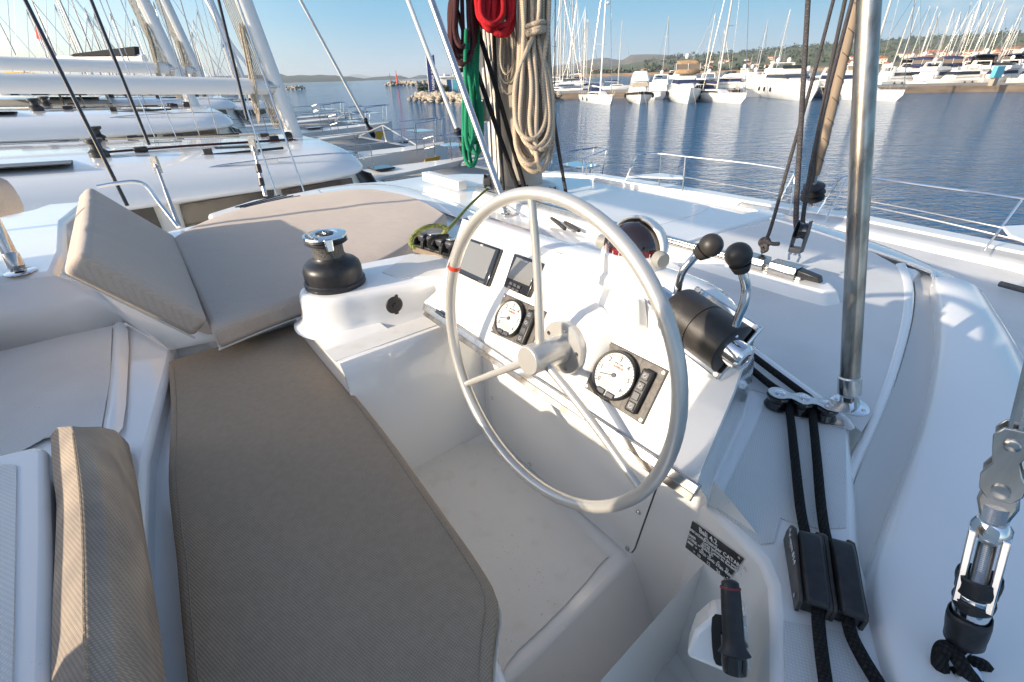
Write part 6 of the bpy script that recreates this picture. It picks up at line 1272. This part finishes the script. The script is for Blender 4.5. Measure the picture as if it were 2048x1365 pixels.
m = MB()
for (x, y), (x2, y2) in (((515, 330), (519, 345)), ((521, 358), (524, 372))): m.tube([ad(x, y, 5.38), ad(x2, y2, 5.38)], .032, 10)
_ts = next(q for q in D.objects if q.get('label', '').startswith('dark shroud with a taped')); o = m.build('tape_band', 'black', _ts)
for lab, (x0, y0, d0), (x1, y1, d1), r, mt in (('long white neighbour forestay from the top down to its bow', (595, -10, 15), (730, 240, 19), .055, 'white'),
        ('white furled stay at the centre running down to the neighbour bow roller', (812, -10, 12), (915, 262, 14), .06, 'white'),
        ('thin dark wire beside the white furled stay', (808, -10, 13), (912, 266, 14), .018, 'dark')):
    a, b = ad(x0, y0, d0), ad(x1, y1, d1); MB_ = MB(); MB_.tube([b, a+(a-b)*.8], r, 10); o = MB_.build('forestay', mt, None, origin=b); tag(o, lab, 'forestay')
    if mt == 'white': m = MB(); dv_ = (b-a).normalized(); m.lathe(b, dv_, [(r*.8, -.1), (r*2.2, 0), (r*1.2, .12), (r*1.2, .35), (r*2.4, .45), (r*2.0, .75), (.02, .9)], 12); m.build('furler', 'black', o)
# white triangular sail leech at the left
a, b, c = ad(412, -5, 9), ad(444, 95, 9.3), ad(512, 150, 9.6); m = MB(); m.prism([ad(440, 45, 9.2), b, ad(470, 105, 9.4), c, ad(468, 90, 9.4)], vf*.03); o = m.build('sail_corner', 'white', None, origin=b); tag(o, 'small white sail corner hanging beside the left mast', 'sail')
m = MB(); m.prism([ad(444, 88, 9.28), ad(450, 85, 9.28), ad(452, 91, 9.28), ad(447, 94, 9.28)], vf*-.012); m.build('emblem', 'blue', o)
m = MB(); m.tube([a, ad(440, 50, 9.2)], .05, 6); m.build('roll', 'white', o)
# grey bimini of the second row and black sail cover, flags
bi = thing('bimini', 'grey brown canvas bimini of a neighbour at the left edge under the boom', 'bimini', ad(100, 175, 15))
m = MB(); rows = [[ad(x, y, d) for x, y, d in ((-160, 170, 12), (0, 172, 13), (120, 174, 14), (200, 176, 15), (228, 168, 15.5))], [ad(x, y, d) for x, y, d in ((-160, 160, 13), (0, 162, 14.2), (120, 160, 15.2), (200, 162, 16), (226, 164, 16.2))], [ad(x, y, d) for x, y, d in ((-160, 158, 16), (0, 160, 17), (120, 158, 18), (200, 160, 18.5), (222, 163, 18.6))]]
m.grid(rows); m.build('canopy', 'greycanvas', bi, solid=.15, sub=1)
m = MB()
for x in (110, 150, 205): m.tube([ad(x, 172, 15), ad(x+28, 230, 15)], .03, 6)
m.build('frame', 'steel', bi)
m = MB(); m.hull2([ad(150, 112, 20)+vf*d for d in (0, .3)]+[ad(160, 108, 20)+vf*d for d in (.3, 0)], [ad(280, 112, 20)+vf*d for d in (0, .3)]+[ad(278, 94, 20)+vf*d for d in (.3, 0)]); o = m.build('sail_bag', 'blackcanvas', None, origin=ad(200, 110, 20)); tag(o, 'black sail bag on a boom between the left masts', 'sail bag')
m = MB(); m.tube([ad(120, 122, 20), ad(290, 119, 20)], .2, 10); m.build('boom', 'white', o)
yb = thing('sign', 'yellow banner with black lettering under the boom at the far left', 'sign', ad(40, 149, 22)); m = MB(); m.prism([ad(x, y, 22) for x, y in ((8, 143), (88, 147), (88, 156), (8, 153))], vf*.03); m.build('panel', 'yellow', yb)
text('ANGELO', ad(30, 149.5, 21.9), ad(88, 150, 22)-ad(8, 148, 22), EZ, .26, 'dark', yb)
fl_ = thing('flag', 'small red white and blue flag among the masts at the upper left', 'flag', ad(74, 80, 16)); m = MB(); m.prism([ad(x, y, 16) for x, y in ((70, 50), (78, 62), (90, 82), (74, 78))], vf*.01); m.build('cloth', 'red', fl_); m = MB(); m.tube([ad(62, 20, 16), ad(92, 110, 16)], .02, 6); m.build('staff', 'white', fl_)
# forest of masts to port
rg = random.Random(33)
sp3 = sailboat('sailboat', 'x', 14, 4.2, 20, detail=False, cover='greycanvas'); sp4 = sailboat('sailboat', 'x', 12, 4.0, 17, detail=False, cover='navy', spread=1)
tops = [(-30, 10), (-15, -60), (10, -50), (20, -140), (35, -30), (55, -110), (62, 20), (85, 5), (100, -60), (118, 10), (130, -100), (145, -20), (160, 15), (172, -70), (185, 30), (198, 28), (212, -40), (225, 45), (231, 28), (248, 5), (262, -60), (276, 40), (290, 10), (305, -50), (318, 5), (330, -20), (345, 30), (352, 60), (361, 70), (366, 58), (378, 40), (385, 52), (393, 65), (400, 20), (412, 72), (422, 48), (431, 55), (440, 30), (455, 70), (470, 85)]
for i, (x, y) in enumerate([q for k, q in enumerate(tops) if k % 3 != 1]):
    dd = rg.uniform(55, 150); tp = ah(x, y, dd); h_ = (20, 17)[i % 2]; s = max(.7, min(1.5, tp.z/h_))
    inst((sp3, sp4)[i % 2], (tp.x, tp.y, 0), HD+(math.pi if rg.random() < .5 else 0)+rg.uniform(-.1, .1), 'sailing yacht in the forest of masts at the upper left', 'sailing yachts at the upper left', (s, s, tp.z/h_))
for i in range(13):
    x = -10+i*33+rg.uniform(-8, 8); dd = rg.uniform(42, 75); q = ah(x, 180, dd); inst((mp1, mp3)[i % 2], (q.x, q.y, 0), HD+rg.uniform(-.2, .2), 'white motor yacht behind the catamarans at the left', 'motor yachts at the left')
# shore behind them
m = MB(); a = [ah(x, 170, 260) for x in range(-300, 560, 20)]; m.grid([[V((q.x, q.y, 1.2)) for q in a], [V((q.x*1.8, q.y*1.8, 2.5)) for q in a]]); m.grid([[V((q.x, q.y, -1)) for q in a], [V((q.x, q.y, 1.2)) for q in a]]); structure(m, 'left_shore', 'concrete')

def G(g): return [o for o in D.objects if o.parent is None and o.get('group') == g]
rank(G('motor yachts behind the first row'), 'motor yacht berthed behind the first row at the quay, %s from the left')
rank(G('motor yachts packed behind the quay'), 'motor yacht packed behind the quay at the right, %s from the left')
rank(G('sailing yachts beyond the quay'), 'sailing yacht beyond the quay at the right, its bare mast %s from the left')
rank(G('sailing yachts beside the near mast'), 'sailing yacht in the mast cluster right of the near mast, %s from the left')
rank(G('sailing yachts behind the motor yachts'), 'small sailing yacht behind the moored motor yachts, its mast %s from the left')
rank(G('sailing yachts at the upper left'), 'sailing yacht in the mast forest at the upper left, %s from the left')
rank(G('motor yachts at the left'), 'white motor yacht behind the catamarans at the left, %s from the left')
rank(G('village houses'), 'white house with red tile roof on the hillside, %s from the left')
rank(G('shore houses'), 'small white house on the far shore, %s from the left')
rank(G('shrubs round the banner'), 'green shrub on the breakwater, %s from the left round the blue banner')
rank(G('blocks at the mast foot'), 'black rope block at the mast foot, %s from the left')

# ---- the sea air
hz_ = MB(); hz_.box(V((0, 0, 60)), V((17800, 0, 0)), V((0, 17800, 0)), V((0, 0, 75))); hm_ = D.materials.new('sea_haze'); hm_.use_nodes = True; hn = hm_.node_tree; hn.nodes.clear()
pv_ = hn.nodes.new('ShaderNodeVolumePrincipled'); ho_ = hn.nodes.new('ShaderNodeOutputMaterial'); pv_.inputs['Density'].default_value = .00012; pv_.inputs['Color'].default_value = (.80, .88, .97, 1); pv_.inputs['Anisotropy'].default_value = .2
hn.links.new(pv_.outputs[0], ho_.inputs['Volume']); o = hz_.build('haze', hm_, None); o['kind'] = 'stuff'
